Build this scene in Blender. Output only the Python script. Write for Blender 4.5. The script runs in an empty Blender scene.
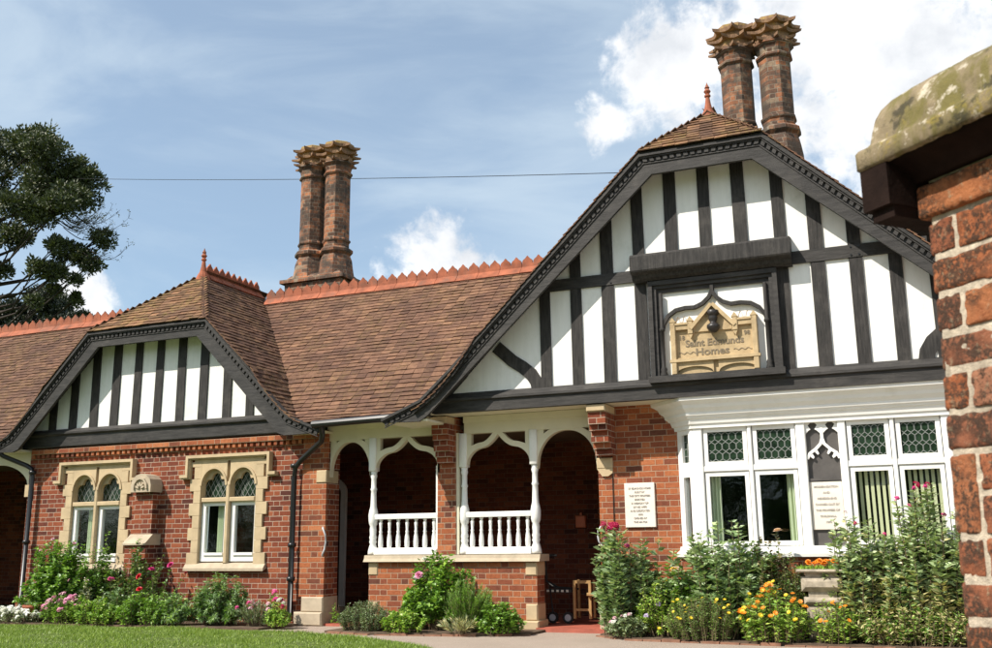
import bpy, math, random
import numpy as np
from mathutils import Matrix, Vector

SC = bpy.context.scene
COL = SC.collection
random.seed(7)
RNG = np.random.default_rng(11)

# ------------------------------------------------------------------ camera
cam_d = bpy.data.cameras.new('camera')
cam = bpy.data.objects.new('camera', cam_d)
COL.objects.link(cam)
cam_d.sensor_width = 36.0
cam_d.lens = 983.2 / 992 * 36.0
cam_d.clip_start = 0.05
cam_d.clip_end = 3000
cam_d.dof.use_dof = True
cam_d.dof.focus_distance = 14.0
cam_d.dof.aperture_fstop = 10.0
cam.matrix_world = Matrix(((0.919812, 0.095233, 0.380627, 0.0),
                           (0.392226, -0.197811, -0.898348, -12.5),
                           (-0.01026, 0.975603, -0.219302, 1.1),
                           (0, 0, 0, 1)))
SC.camera = cam

# ------------------------------------------------------------------ light
SC.view_settings.view_transform = 'Standard'
SC.view_settings.look = 'None'
SC.view_settings.gamma = 1.0
SC.view_settings.use_curve_mapping = False
SC.view_settings.exposure = 0.42
SUN_TRAVEL = Vector((0.78, 1.0, -1.36))
sd = bpy.data.lights.new('sun', 'SUN')
sd.energy = 5.0
sd.angle = math.radians(0.53)
sd.color = (1.0, 0.93, 0.83)
so = bpy.data.objects.new('sun', sd)
COL.objects.link(so)
so.rotation_euler = SUN_TRAVEL.to_track_quat('-Z', 'Y').to_euler()
so.location = (-20, -30, 30)

world = bpy.data.worlds.new('World')
SC.world = world
world.use_nodes = True


class NT:
    """tiny node helper"""
    def __init__(s, tree):
        s.t = tree; s.n = tree.nodes; s.l = tree.links

    def new(s, kind, **kw):
        nd = s.n.new(kind)
        for k, v in kw.items():
            setattr(nd, k, v)
        return nd

    def put(s, nd, idx, v):
        if v is None: return
        if isinstance(v, bpy.types.NodeSocket): s.l.new(v, nd.inputs[idx])
        else: nd.inputs[idx].default_value = v

    def m(s, op, a, b=None, c=None, clamp=False):
        nd = s.new('ShaderNodeMath', operation=op, use_clamp=clamp)
        s.put(nd, 0, a); s.put(nd, 1, b); s.put(nd, 2, c)
        return nd.outputs[0]

    def vm(s, op, a, b=None, out=0):
        nd = s.new('ShaderNodeVectorMath', operation=op)
        s.put(nd, 0, a); s.put(nd, 1, b)
        return nd.outputs[out]

    def noise(s, vec, scale, detail=3, rough=0.5, dist=0.0):
        nd = s.new('ShaderNodeTexNoise')
        if vec is not None: s.l.new(vec, nd.inputs['Vector'])
        nd.inputs['Scale'].default_value = scale
        nd.inputs['Detail'].default_value = detail
        nd.inputs['Roughness'].default_value = rough
        nd.inputs['Distortion'].default_value = dist
        return nd.outputs['Fac']

    def ramp(s, fac, stops, interp='LINEAR'):
        nd = s.new('ShaderNodeValToRGB')
        s.l.new(fac, nd.inputs[0])
        cr = nd.color_ramp
        cr.interpolation = interp
        while len(cr.elements) < len(stops): cr.elements.new(0.5)
        for e, (p, c) in zip(cr.elements, stops):
            e.position = p
            e.color = (*c, 1) if len(c) == 3 else c
        return nd.outputs[0]

    def rng(s, v, a, b, c=0.0, d=1.0, smooth=False):
        nd = s.new('ShaderNodeMapRange')
        if smooth: nd.interpolation_type = 'SMOOTHSTEP'
        s.l.new(v, nd.inputs[0])
        for i, x in enumerate((a, b, c, d)): nd.inputs[i + 1].default_value = x
        return nd.outputs[0]

    def mix(s, fac, a, b, mode='MIX'):
        nd = s.new('ShaderNodeMix', data_type='RGBA', blend_type=mode)
        s.put(nd, 0, fac)
        for i, v in ((6, a), (7, b)):
            if isinstance(v, bpy.types.NodeSocket): s.l.new(v, nd.inputs[i])
            else: nd.inputs[i].default_value = (*v, 1)
        return nd.outputs[2]


def build_world():
    w = NT(world.node_tree)
    w.n.clear()
    out = w.new('ShaderNodeOutputWorld')
    bg = w.new('ShaderNodeBackground')
    sky = w.new('ShaderNodeTexSky', sky_type='NISHITA')
    sky.sun_disc = False
    sky.sun_elevation = math.radians(47)
    sky.sun_rotation = math.radians(218)
    sky.air_density = 1.0
    sky.dust_density = 1.6
    sky.ozone_density = 1.2
    co = w.new('ShaderNodeTexCoord').outputs['Generated']
    d = w.vm('NORMALIZE', co)
    blobs = [((0.02, 0.907, 0.42), .185), ((-0.02, 0.883, 0.469), .12), ((-0.194, 0.873, 0.447), .066),
             ((-0.253, 0.879, 0.405), .036), ((-0.435, 0.856, 0.283), .058), ((-0.40, 0.868, 0.272), .04),
             ((-0.704, 0.674, 0.222), .04), ((0.085, 0.951, 0.30), .15),
             ((-0.15, 0.873, 0.462), .045), ((0.3, 0.85, 0.45), .25), ((-0.95, 0.2, 0.2), .2),
             ((-0.3, -0.9, 0.3), .3), ((0.6, -0.6, 0.4), .3), ((-0.05, 0.78, 0.62), .08)]
    field = None
    for c, r in blobs:
        dist = w.vm('DISTANCE', d, c, out=1)
        f = w.m('SUBTRACT', 1.0, w.m('DIVIDE', dist, r))
        field = f if field is None else w.m('MAXIMUM', field, f)
    n1 = w.noise(d, 9.0, 9, 0.62, 0.3)
    n2 = w.noise(d, 30.0, 6, 0.6, 0.2)
    s1 = w.m('MULTIPLY', w.m('SUBTRACT', n1, 0.5), 2.6)
    s2 = w.m('MULTIPLY', w.m('SUBTRACT', n2, 0.5), 1.5)
    tot = w.m('ADD', w.m('ADD', field, s1), s2)
    mask = w.rng(tot, -0.05, 0.55, smooth=True)
    # thin high veil
    st = w.new('ShaderNodeMapping'); st.inputs['Scale'].default_value = (1.0, 1.6, 4.0)
    st.inputs['Rotation'].default_value = (0.2, 0.5, 0.3)
    w.l.new(d, st.inputs[0])
    n3 = w.noise(st.outputs[0], 2.6, 8, 0.55, 0.6)
    veil = w.rng(n3, 0.34, 0.70, 0.30, 0.66, smooth=True)
    shade = w.noise(d, 13.0, 6, 0.55)
    cc = w.ramp(shade, [(0.34, (5.2, 5.4, 5.7)), (0.60, (7.6, 7.65, 7.7))])
    skyc = w.mix(1.0, sky.outputs[0], (0.84, 1.0, 1.06), 'MULTIPLY')
    c0 = w.mix(veil, skyc, (4.8, 5.6, 6.2))
    c1 = w.mix(mask, c0, cc)
    w.l.new(c1, bg.inputs[0])
    bg.inputs[1].default_value = 0.118
    w.l.new(bg.outputs[0], out.inputs[0])


build_world()

# ------------------------------------------------------------------ materials
MATS = {}


def new_mat(name):
    m = bpy.data.materials.new(name)
    m.use_nodes = True
    t = NT(m.node_tree)
    b = t.n['Principled BSDF']
    MATS[name] = m
    return m, t, b


def bump(t, b, h, strength=0.3, dist=0.01):
    nd = t.new('ShaderNodeBump')
    nd.inputs['Strength'].default_value = strength
    nd.inputs['Distance'].default_value = dist
    t.l.new(h, nd.inputs['Height'])
    t.l.new(nd.outputs[0], b.inputs['Normal'])


def obj_co(t):
    return t.new('ShaderNodeTexCoord').outputs['Object']


def plain(name, col, rough=0.6, var=0.15, scale=6.0, bmp=0.15, spec=0.4, streak=False, dirt=None, dirt_amt=0.3):
    m, t, b = new_mat(name)
    co = obj_co(t)
    if streak:
        mp = t.new('ShaderNodeMapping'); mp.inputs['Scale'].default_value = streak
        t.l.new(co, mp.inputs[0]); co2 = mp.outputs[0]
    else:
        co2 = co
    n = t.noise(co2, scale, 6, 0.6)
    lo = tuple(c * (1 - var) for c in col); hi = tuple(min(1, c * (1 + var)) for c in col)
    c = t.ramp(n, [(0.3, lo), (0.7, hi)])
    if dirt:
        n2 = t.noise(co, 2.3, 8, 0.7)
        c = t.mix(t.rng(n2, 0.5, 0.72, 0, dirt_amt, True), c, dirt)
    t.l.new(c, b.inputs['Base Color'])
    b.inputs['Roughness'].default_value = rough
    b.inputs['Specular IOR Level'].default_value = spec
    if bmp:
        bump(t, b, t.noise(co2, scale * 5, 5, 0.6), bmp, 0.004)
    return m


def brick_mat(name, ramp, mortar=(0.50, 0.40, 0.29), uscale=1.0, cyl=False, soot=0.0, row=0.075):
    m, t, b = new_mat(name)
    co = obj_co(t)
    sp = t.new('ShaderNodeSeparateXYZ'); t.l.new(co, sp.inputs[0])
    x, y, z = sp.outputs
    u = t.m('ADD', x, y)
    wob = t.m('MULTIPLY', t.m('SUBTRACT', t.noise(co, 14, 2), 0.5), 0.009)
    u = t.m('ADD', u, wob)
    zz = t.m('ADD', z, t.m('ADD', wob, 0.02))
    v = t.m('DIVIDE', zz, row)
    r = t.m('FLOOR', v); fv = t.m('SUBTRACT', v, r)
    up = t.m('ADD', t.m('DIVIDE', u, 0.335 * uscale), t.m('MULTIPLY', r, 0.5))
    cell = t.m('FLOOR', up); fu = t.m('SUBTRACT', up, cell)
    isH = t.m('GREATER_THAN', fu, 0.6667)
    P = 0.335 * uscale
    lu = t.m('MULTIPLY', t.m('SUBTRACT', fu, t.m('MULTIPLY', isH, 0.6667)), P)
    wdt = t.m('SUBTRACT', P * 0.6667, t.m('MULTIPLY', isH, P * 0.3333))
    du = t.m('MINIMUM', lu, t.m('SUBTRACT', wdt, lu))
    dv = t.m('MULTIPLY', t.m('MINIMUM', fv, t.m('SUBTRACT', 1.0, fv)), row)
    dd = t.m('MINIMUM', du, dv)
    fine = t.noise(co, 70, 4, 0.7)
    dd2 = t.m('ADD', dd, t.m('MULTIPLY', t.m('SUBTRACT', fine, 0.5), 0.004))
    mask = t.rng(dd2, 0.0026, 0.0060, smooth=True)
    cv = t.new('ShaderNodeCombineXYZ')
    t.l.new(cell, cv.inputs[0]); t.l.new(r, cv.inputs[1]); t.l.new(isH, cv.inputs[2])
    wn = t.new('ShaderNodeTexWhiteNoise', noise_dimensions='3D'); t.l.new(cv.outputs[0], wn.inputs[0])
    rv = wn.outputs['Value']
    big = t.noise(co, 0.9, 5, 0.6)
    rv2 = t.m('ADD', rv, t.m('MULTIPLY', t.m('SUBTRACT', big, 0.5), 0.9), clamp=True)
    c = t.ramp(rv2, ramp)
    mott = t.noise(co, 28, 5, 0.7)
    c = t.mix(t.rng(mott, 0.35, 0.7, 0.0, 0.55, True), c, t.mix(1.0, c, (0.55, 0.45, 0.42), 'MULTIPLY'))
    mc = t.mix(t.rng(t.noise(co, 3, 5), 0.4, 0.65, 0, 0.5), mortar, tuple(q * 0.62 for q in mortar))
    c = t.mix(mask, mc, c)
    if soot:
        sn = t.noise(co, 1.7, 8, 0.72)
        c = t.mix(t.rng(sn, 0.40, 0.58, 0, soot, True), c, (0.060, 0.047, 0.038))
    t.l.new(c, b.inputs['Base Color'])
    b.inputs['Roughness'].default_value = 0.88
    b.inputs['Specular IOR Level'].default_value = 0.25
    h = t.m('ADD', mask, t.m('MULTIPLY', fine, 0.5))
    bump(t, b, h, 0.6, 0.006)
    return m


BR = [(0.0, (0.13, 0.048, 0.030)), (0.15, (0.23, 0.070, 0.036)), (0.5, (0.31, 0.094, 0.040)),
      (0.8, (0.385, 0.125, 0.050)), (1.0, (0.45, 0.165, 0.070))]
brick_mat('brick', BR, mortar=(0.40, 0.28, 0.19))
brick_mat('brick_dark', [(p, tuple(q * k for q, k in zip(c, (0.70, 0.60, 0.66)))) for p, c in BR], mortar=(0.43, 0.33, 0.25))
brick_mat('brick_porch_shade',  [(p, tuple(q * k for q, k in zip(c, (0.42, 0.36, 0.36)))) for p, c in BR], mortar=(0.15, 0.10, 0.07))  # darkened copy of the brick: the porch's shade is put into its colour
brick_mat('brick_chimney', [(0.0, (0.085, 0.05, 0.035)), (0.35, (0.20, 0.10, 0.06)), (0.6, (0.34, 0.14, 0.07)),
                            (0.85, (0.46, 0.19, 0.09)), (1.0, (0.30, 0.22, 0.15))],
          mortar=(0.30, 0.25, 0.19), uscale=0.7, soot=0.9)
plain('white_paint', (0.80, 0.79, 0.76), 0.45, 0.04, 3, 0.05, dirt=(0.52, 0.49, 0.41), dirt_amt=0.35)
plain('cream_shade_paint', (0.68, 0.63, 0.48), 0.5, 0.05, 3, 0.05, dirt=(0.50, 0.45, 0.33), dirt_amt=0.3)  # screens and frieze are white paint; warm reflected shade is in this cream
plain('porch_shade_paint', (0.12, 0.09, 0.06), 0.7, 0.1, 3, 0.05)  # ceiling colour darkened to carry the shade inside the porch
plain('plaster', (0.80, 0.79, 0.755), 0.85, 0.05, 3, 0.3, streak=(5, 5, 0.6), dirt=(0.56, 0.57, 0.50), dirt_amt=0.45)
plain('black_timber', (0.030, 0.027, 0.025), 0.65, 0.6, 6, 1.0, streak=(7, 7, 0.7), dirt=(0.095, 0.085, 0.075), dirt_amt=0.45, spec=0.3)
plain('black_board', (0.035, 0.032, 0.030), 0.6, 0.5, 5, 0.8, streak=(0.8, 7, 7), dirt=(0.095, 0.085, 0.075), dirt_amt=0.45, spec=0.3)
plain('black_metal', (0.012, 0.012, 0.013), 0.35, 0.2, 4, 0.05, spec=0.5)
plain('stone', (0.49, 0.375, 0.23), 0.85, 0.13, 5, 0.4, dirt=(0.33, 0.25, 0.15), dirt_amt=0.5)
plain('pale_stone', (0.44, 0.36, 0.26), 0.85, 0.15, 7, 0.4, dirt=(0.28, 0.24, 0.17), dirt_amt=0.65)
plain('carved_stone', (0.45, 0.335, 0.19), 0.85, 0.18, 9, 0.8, dirt=(0.24, 0.17, 0.09), dirt_amt=0.8)
plain('letter_dark', (0.19, 0.15, 0.10), 0.8, 0.1, 9, 0)
plain('letter_grey', (0.42, 0.38, 0.34), 0.8, 0.1, 9, 0)
plain('planter_stone', (0.34, 0.29, 0.22), 0.9, 0.4, 9, 0.9, dirt=(0.12, 0.11, 0.07), dirt_amt=0.85)
plain('tablet', (0.74, 0.68, 0.60), 0.7, 0.05, 4, 0.06, dirt=(0.60, 0.52, 0.44), dirt_amt=0.3)
plain('bronze', (0.03, 0.026, 0.025), 0.4, 0.2, 9, 0.1)
plain('terracotta', (0.30, 0.092, 0.045), 0.85, 0.35, 5, 0.5, dirt=(0.15, 0.085, 0.06), dirt_amt=0.8)
plain('edging_brick', (0.24, 0.12, 0.075), 0.9, 0.35, 9, 0.5, dirt=(0.13, 0.10, 0.07), dirt_amt=0.8)
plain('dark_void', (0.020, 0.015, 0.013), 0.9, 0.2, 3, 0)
plain('door_paint', (0.012, 0.014, 0.013), 0.35, 0.2, 3, 0.05)
plain('red_tile', (0.36, 0.10, 0.065), 0.6, 0.2, 6, 0.1)
plain('wood_pale', (0.36, 0.22, 0.09), 0.5, 0.2, 8, 0.1)
plain('rubber', (0.02, 0.02, 0.02), 0.6, 0.2, 8, 0.1)
plain('metal_grey', (0.45, 0.46, 0.48), 0.35, 0.1, 8, 0)
plain('orange_plastic', (0.55, 0.16, 0.07), 0.4, 0.1, 8, 0)
plain('lead', (0.20, 0.215, 0.20), 0.6, 0.2, 20, 0)
plain('blind', (0.62, 0.62, 0.40), 0.8, 0.12, 2, 0.05, streak=(9, 9, 0.5))
plain('curtain', (0.66, 0.72, 0.52), 0.85, 0.12, 3, 0.05, streak=(12, 12, 0.4))
plain('slate_board', (0.085, 0.077, 0.072), 0.5, 0.2, 6, 0.2)
plain('bark', (0.085, 0.060, 0.045), 0.9, 0.4, 9, 0.8)
plain('bark_dark', (0.030, 0.022, 0.017), 0.9, 0.4, 9, 0.8)
plain('twig', (0.12, 0.09, 0.05), 0.85, 0.3, 9, 0.2)
plain('soil', (0.105, 0.070, 0.045), 0.95, 0.4, 12, 0.8)


def stained_stone():
    m, t, b = new_mat('coping_stone')
    co = obj_co(t)
    n = t.noise(co, 9, 8, 0.7)
    c = t.ramp(n, [(0.25, (0.10, 0.08, 0.05)), (0.5, (0.23, 0.18, 0.11)), (0.75, (0.38, 0.30, 0.20))])
    mp = t.new('ShaderNodeMapping'); mp.inputs['Scale'].default_value = (7, 7, 1.6); t.l.new(co, mp.inputs[0])
    n2 = t.noise(mp.outputs[0], 2.2, 8, 0.65, 0.5)
    c = t.mix(t.rng(n2, 0.40, 0.56, 0, 0.85, True), c, (0.145, 0.125, 0.038))
    n3 = t.noise(co, 15, 8, 0.75, 0.5)
    c = t.mix(t.rng(n3, 0.56, 0.66, 0, 0.6, True), c, (0.33, 0.25, 0.045))
    n4 = t.noise(co, 24, 6, 0.7)
    c = t.mix(t.rng(n4, 0.55, 0.64, 0, 0.75, True), c, (0.62, 0.55, 0.44))
    n5 = t.noise(co, 11, 8, 0.75)
    c = t.mix(t.rng(n5, 0.52, 0.62, 0, 0.85, True), c, (0.05, 0.045, 0.03))
    t.l.new(c, b.inputs['Base Color'])
    b.inputs['Roughness'].default_value = 0.95
    b.inputs['Specular IOR Level'].default_value = 0.2
    bump(t, b, t.m('ADD', t.noise(co, 45, 8, 0.75), n), 0.8, 0.008)


stained_stone()


def pier_brick():
    m, t, b = new_mat('pier_brick')
    co = obj_co(t)
    geo = t.new('ShaderNodeNewGeometry')
    r = geo.outputs['Random Per Island']
    c = t.ramp(r, [(0.0, (0.32, 0.115, 0.060)), (0.35, (0.44, 0.150, 0.062)), (0.6, (0.28, 0.115, 0.070)), (0.8, (0.50, 0.185, 0.070)), (1.0, (0.38, 0.18, 0.11))])
    n = t.noise(co, 22, 9, 0.75, 0.4)
    c = t.mix(t.rng(n, 0.35, 0.72, 0, 0.8, True), c, t.mix(1.0, c, (0.5, 0.42, 0.42), 'MULTIPLY'))
    amt = t.rng(t.m('FRACT', t.m('MULTIPLY', r, 7.31)), 0.0, 1.0, 0.0, 0.10)
    n2 = t.noise(co, 85, 8, 0.8, 0.3)
    blk = t.rng(t.m('ADD', n2, amt), 0.50, 0.58, 0, 1, True)
    big = t.rng(t.noise(co, 9, 5), 0.40, 0.56, 0, 0.9, True)
    c = t.mix(t.m('MULTIPLY', blk, big), c, (0.05, 0.035, 0.025))
    n3 = t.noise(co, 60, 7, 0.7)
    c = t.mix(t.rng(n3, 0.56, 0.68, 0, 0.6, True), c, (0.34, 0.27, 0.17))
    t.l.new(c, b.inputs['Base Color'])
    b.inputs['Roughness'].default_value = 0.92
    b.inputs['Specular IOR Level'].default_value = 0.2
    bump(t, b, t.m('ADD', n2, t.noise(co, 120, 5, 0.7)), 0.9, 0.006)
    plain('pier_mortar', (0.50, 0.42, 0.32), 0.95, 0.35, 60, 1.0, dirt=(0.20, 0.16, 0.11), dirt_amt=0.8)
    plain('coping_under_shade', (0.016, 0.009, 0.007), 0.95, 0.5, 9, 0.8, spec=0.1)  # shade below the overhanging coping is painted in as near-black


pier_brick()


def tile_mat(name, stops, lichen=0.0, lcol=(0.30, 0.22, 0.05)):
    m, t, b = new_mat(name)
    co = obj_co(t)
    r = t.new('ShaderNodeNewGeometry').outputs['Random Per Island']
    big = t.noise(co, 0.8, 6, 0.65)
    rr = t.m('ADD', t.m('MULTIPLY', r, 0.8), t.m('MULTIPLY', t.m('SUBTRACT', big, 0.38), 1.0), clamp=True)
    c = t.ramp(rr, stops)
    n = t.noise(co, 16, 7, 0.7)
    c = t.mix(t.rng(n, 0.4, 0.7, 0, 0.6, True), c, t.mix(1.0, c, (0.45, 0.42, 0.42), 'MULTIPLY'))
    n4 = t.noise(co, 26, 7, 0.7)
    c = t.mix(t.rng(n4, 0.60, 0.70, 0, 0.5, True), c, (0.28, 0.20, 0.14))
    pat = t.noise(co, 1.4, 8, 0.7)
    c = t.mix(t.rng(pat, 0.50, 0.62, 0, 0.55, True), c, (0.085, 0.048, 0.035))
    if lichen:
        n2 = t.noise(co, 2.1, 8, 0.72)
        n3 = t.noise(co, 19, 6, 0.7)
        c = t.mix(t.m('MULTIPLY', t.rng(n2, 0.42, 0.6, 0, 1, True), t.rng(n3, 0.42, 0.62, 0, lichen, True)), c, lcol)
    t.l.new(c, b.inputs['Base Color'])
    b.inputs['Roughness'].default_value = 0.9
    b.inputs['Specular IOR Level'].default_value = 0.25
    bump(t, b, t.noise(co, 60, 5, 0.7), 0.5, 0.004)


TS = [(0.0, (0.105, 0.056, 0.040)), (0.4, (0.150, 0.080, 0.053)), (0.75, (0.185, 0.098, 0.063)), (1.0, (0.25, 0.135, 0.082))]
tile_mat('roof_tile', TS, 0.15)
tile_mat('roof_tile_mossy', [(0.0, (0.095, 0.052, 0.032)), (0.5, (0.17, 0.092, 0.052)), (1.0, (0.30, 0.155, 0.085))], 0.7, (0.23, 0.165, 0.05))
tile_mat('roof_tile_brown', [(p, tuple(q * 0.85 for q in c)) for p, c in TS], 0.2)


def moss_cap():
    m, t, b = new_mat('chimney_cap')
    co = obj_co(t)
    geo = t.new('ShaderNodeNewGeometry')
    sp = t.new('ShaderNodeSeparateXYZ'); t.l.new(geo.outputs['Normal'], sp.inputs[0])
    n = t.noise(co, 8, 7, 0.7)
    c = t.ramp(n, [(0.3, (0.12, 0.07, 0.045)), (0.55, (0.26, 0.15, 0.085)), (0.75, (0.36, 0.24, 0.14))])
    up = t.m('ADD', sp.outputs[2], t.m('MULTIPLY', t.m('SUBTRACT', t.noise(co, 14, 6, 0.7), 0.5), 1.6))
    c = t.mix(t.rng(up, 0.0, 0.6, 0, 0.9, True), c, (0.36, 0.26, 0.05))
    t.l.new(c, b.inputs['Base Color'])
    b.inputs['Roughness'].default_value = 0.95
    bump(t, b, t.noise(co, 40, 6, 0.7), 0.8, 0.01)


moss_cap()


def glass_mat():
    m, t, b = new_mat('glass')
    t.n.remove(b)
    out = t.n['Material Output']
    tr = t.new('ShaderNodeBsdfTransparent'); tr.inputs[0].default_value = (0.95, 0.97, 0.96, 1)
    gl = t.new('ShaderNodeBsdfGlossy'); gl.inputs['Roughness'].default_value = 0.03
    gl.inputs[0].default_value = (0.9, 0.95, 1, 1)
    ge = t.new('ShaderNodeNewGeometry')
    cs = t.m('ABSOLUTE', t.vm('DOT_PRODUCT', ge.outputs['Normal'], ge.outputs['Incoming'], out=1))
    fr = t.m('ADD', 0.045, t.m('MULTIPLY', 0.955, t.m('POWER', t.m('SUBTRACT', 1.0, cs), 5.0)))
    bp = t.new('ShaderNodeBump'); bp.inputs['Strength'].default_value = 0.08; bp.inputs['Distance'].default_value = 0.02
    t.l.new(t.noise(obj_co(t), 5, 3), bp.inputs['Height']); t.l.new(bp.outputs[0], gl.inputs['Normal'])
    mx = t.new('ShaderNodeMixShader')
    t.l.new(fr, mx.inputs[0]); t.l.new(tr.outputs[0], mx.inputs[1]); t.l.new(gl.outputs[0], mx.inputs[2])
    t.l.new(mx.outputs[0], out.inputs[0])
    # green leaded glass
    m, t, b = new_mat('green_glass')
    n = t.noise(obj_co(t), 13, 3)
    t.l.new(t.ramp(n, [(0.3, (0.006, 0.014, 0.007)), (0.7, (0.022, 0.045, 0.024))]), b.inputs['Base Color'])
    b.inputs['Roughness'].default_value = 0.12
    bump(t, b, t.noise(obj_co(t), 22, 2), 0.3, 0.01)


glass_mat()


def leaf_mat(name, a, b_, c_=None, rough=0.5, trans=0.25):
    m, t, b = new_mat(name)
    r = t.new('ShaderNodeNewGeometry').outputs['Random Per Island']
    n = t.noise(obj_co(t), 3.0, 4, 0.6)
    rr = t.m('ADD', t.m('MULTIPLY', r, 0.75), t.m('MULTIPLY', t.m('SUBTRACT', n, 0.25), 0.6), clamp=True)
    if 'pine' not in name and 'petal' not in name:
        a, b_ = tuple(q * 1.7 for q in a), tuple(min(.7, q * 1.9) for q in b_)
        c_ = tuple(min(.8, q * 1.6) for q in c_) if c_ else None
    mid = tuple((p + q) / 2 for p, q in zip(a, b_))
    col = t.ramp(rr, [(0.0, a), (0.5, mid), (0.85, b_), (1.0, c_ or b_)])
    t.l.new(col, b.inputs['Base Color'])
    b.inputs['Roughness'].default_value = rough * .85
    b.inputs['Specular IOR Level'].default_value = 0.55
    out = t.n['Material Output']
    tl = t.new('ShaderNodeBsdfTranslucent')
    t.l.new(t.mix(1.0, col, (1.0, 1.1, 0.5), 'MULTIPLY'), tl.inputs[0])
    mx = t.new('ShaderNodeMixShader'); mx.inputs[0].default_value = trans
    t.l.new(b.outputs[0], mx.inputs[1]); t.l.new(tl.outputs[0], mx.inputs[2])
    t.l.new(mx.outputs[0], out.inputs[0])
    return m


leaf_mat('leaf_rose', (0.035, 0.085, 0.015), (0.115, 0.20, 0.030), (0.20, 0.28, 0.06))
leaf_mat('leaf_bright', (0.060, 0.135, 0.018), (0.17, 0.27, 0.035), (0.26, 0.34, 0.06))
leaf_mat('leaf_dark', (0.025, 0.055, 0.015), (0.070, 0.115, 0.025), (0.12, 0.10, 0.05))
leaf_mat('leaf_blue', (0.055, 0.100, 0.040), (0.160, 0.225, 0.095), (0.36, 0.42, 0.21))
leaf_mat('leaf_grey', (0.075, 0.105, 0.050), (0.16, 0.20, 0.10), (0.24, 0.26, 0.15))
leaf_mat('leaf_valerian', (0.075, 0.115, 0.050), (0.23, 0.285, 0.135), (0.50, 0.54, 0.34))
leaf_mat('leaf_yellow', (0.12, 0.18, 0.03), (0.27, 0.33, 0.06), (0.42, 0.42, 0.10))
leaf_mat('leaf_dry', (0.20, 0.17, 0.07), (0.42, 0.34, 0.17), (0.52, 0.42, 0.25))
leaf_mat('leaf_olive', (0.075, 0.095, 0.030), (0.155, 0.180, 0.055), (0.22, 0.20, 0.08))
leaf_mat('leaf_cream', (0.26, 0.29, 0.14), (0.48, 0.48, 0.28), (0.62, 0.60, 0.42))
leaf_mat('leaf_bronze', (0.06, 0.04, 0.025), (0.14, 0.12, 0.05), (0.20, 0.12, 0.06))
leaf_mat('leaf_pine', (0.022, 0.032, 0.012), (0.085, 0.105, 0.034), (0.17, 0.16, 0.06), 0.6, 0.15)
leaf_mat('leaf_pine_dark', (0.010, 0.018, 0.009), (0.028, 0.040, 0.015), (0.05, 0.055, 0.02), 0.6, 0.1)
leaf_mat('grass', (0.075, 0.125, 0.018), (0.165, 0.225, 0.036), (0.34, 0.34, 0.12), 0.6, 0.3)
for nm, c in dict(petal_red=(0.62, 0.012, 0.03), petal_crimson=(0.40, 0.01, 0.06), petal_magenta=(0.62, 0.04, 0.22),
                  petal_pink=(0.72, 0.25, 0.42), petal_palepink=(0.78, 0.45, 0.55), petal_white=(0.80, 0.80, 0.74),
                  petal_yellow=(0.80, 0.58, 0.03), petal_orange=(0.85, 0.27, 0.01), petal_peach=(0.82, 0.58, 0.42),
                  petal_lilac=(0.50, 0.40, 0.60)).items():
    leaf_mat(nm, tuple(q * 0.8 for q in c), c, None, 0.6, 0.2)


def path_mat():
    m, t, b = new_mat('path')
    co = obj_co(t)
    c = t.ramp(t.noise(co, 90, 6, 0.8), [(0.3, (0.20, 0.155, 0.125)), (0.5, (0.36, 0.285, 0.23)), (0.7, (0.50, 0.41, 0.34))])
    c = t.mix(t.rng(t.noise(co, 1.3, 6, 0.6), 0.4, 0.7, 0, 0.5), c, (0.27, 0.215, 0.17))
    t.l.new(c, b.inputs['Base Color']); b.inputs['Roughness'].default_value = 0.9
    bump(t, b, t.noise(co, 120, 5, 0.8), 0.8, 0.01)
    m, t, b = new_mat('turf')
    co = obj_co(t)
    c = t.ramp(t.noise(co, 40, 8, 0.7), [(0.3, (0.06, 0.085, 0.02)), (0.7, (0.14, 0.18, 0.04))])
    t.l.new(c, b.inputs['Base Color']); b.inputs['Roughness'].default_value = 0.95
    bump(t, b, t.noise(co, 60, 5, 0.8), 0.9, 0.03)


path_mat()

# ------------------------------------------------------------------ geometry helpers


def wloc(parent):
    v = Vector((0, 0, 0))
    while parent is not None:
        v += parent.location; parent = parent.parent
    return v


def link_mesh(name, verts, faces, mat, parent=None, smooth=False, origin=None):
    off = wloc(parent)
    me = bpy.data.meshes.new(name)
    o = bpy.data.objects.new(name, me)
    if parent is None and origin is not None:
        o.location = origin; off = Vector(origin)
    va = np.asarray(verts, dtype=np.float64) - np.array(off)
    me.from_pydata(va.tolist(), [], faces)
    me.materials.append(MATS[mat])
    if smooth:
        me.polygons.foreach_set('use_smooth', [True] * len(me.polygons))
    me.update()
    COL.objects.link(o)
    if parent is not None: o.parent = parent
    return o


def info(o, label=None, cat=None, group=None, kind=None):
    if label: o['label'] = label
    if cat: o['category'] = cat
    if group: o['group'] = group
    if kind: o['kind'] = kind
    return o


def thing(name, loc, label, cat, group=None):
    o = bpy.data.objects.new(name, None)
    o.empty_display_size = 0.2
    o.location = loc
    COL.objects.link(o)
    return info(o, label, cat, group)


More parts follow.
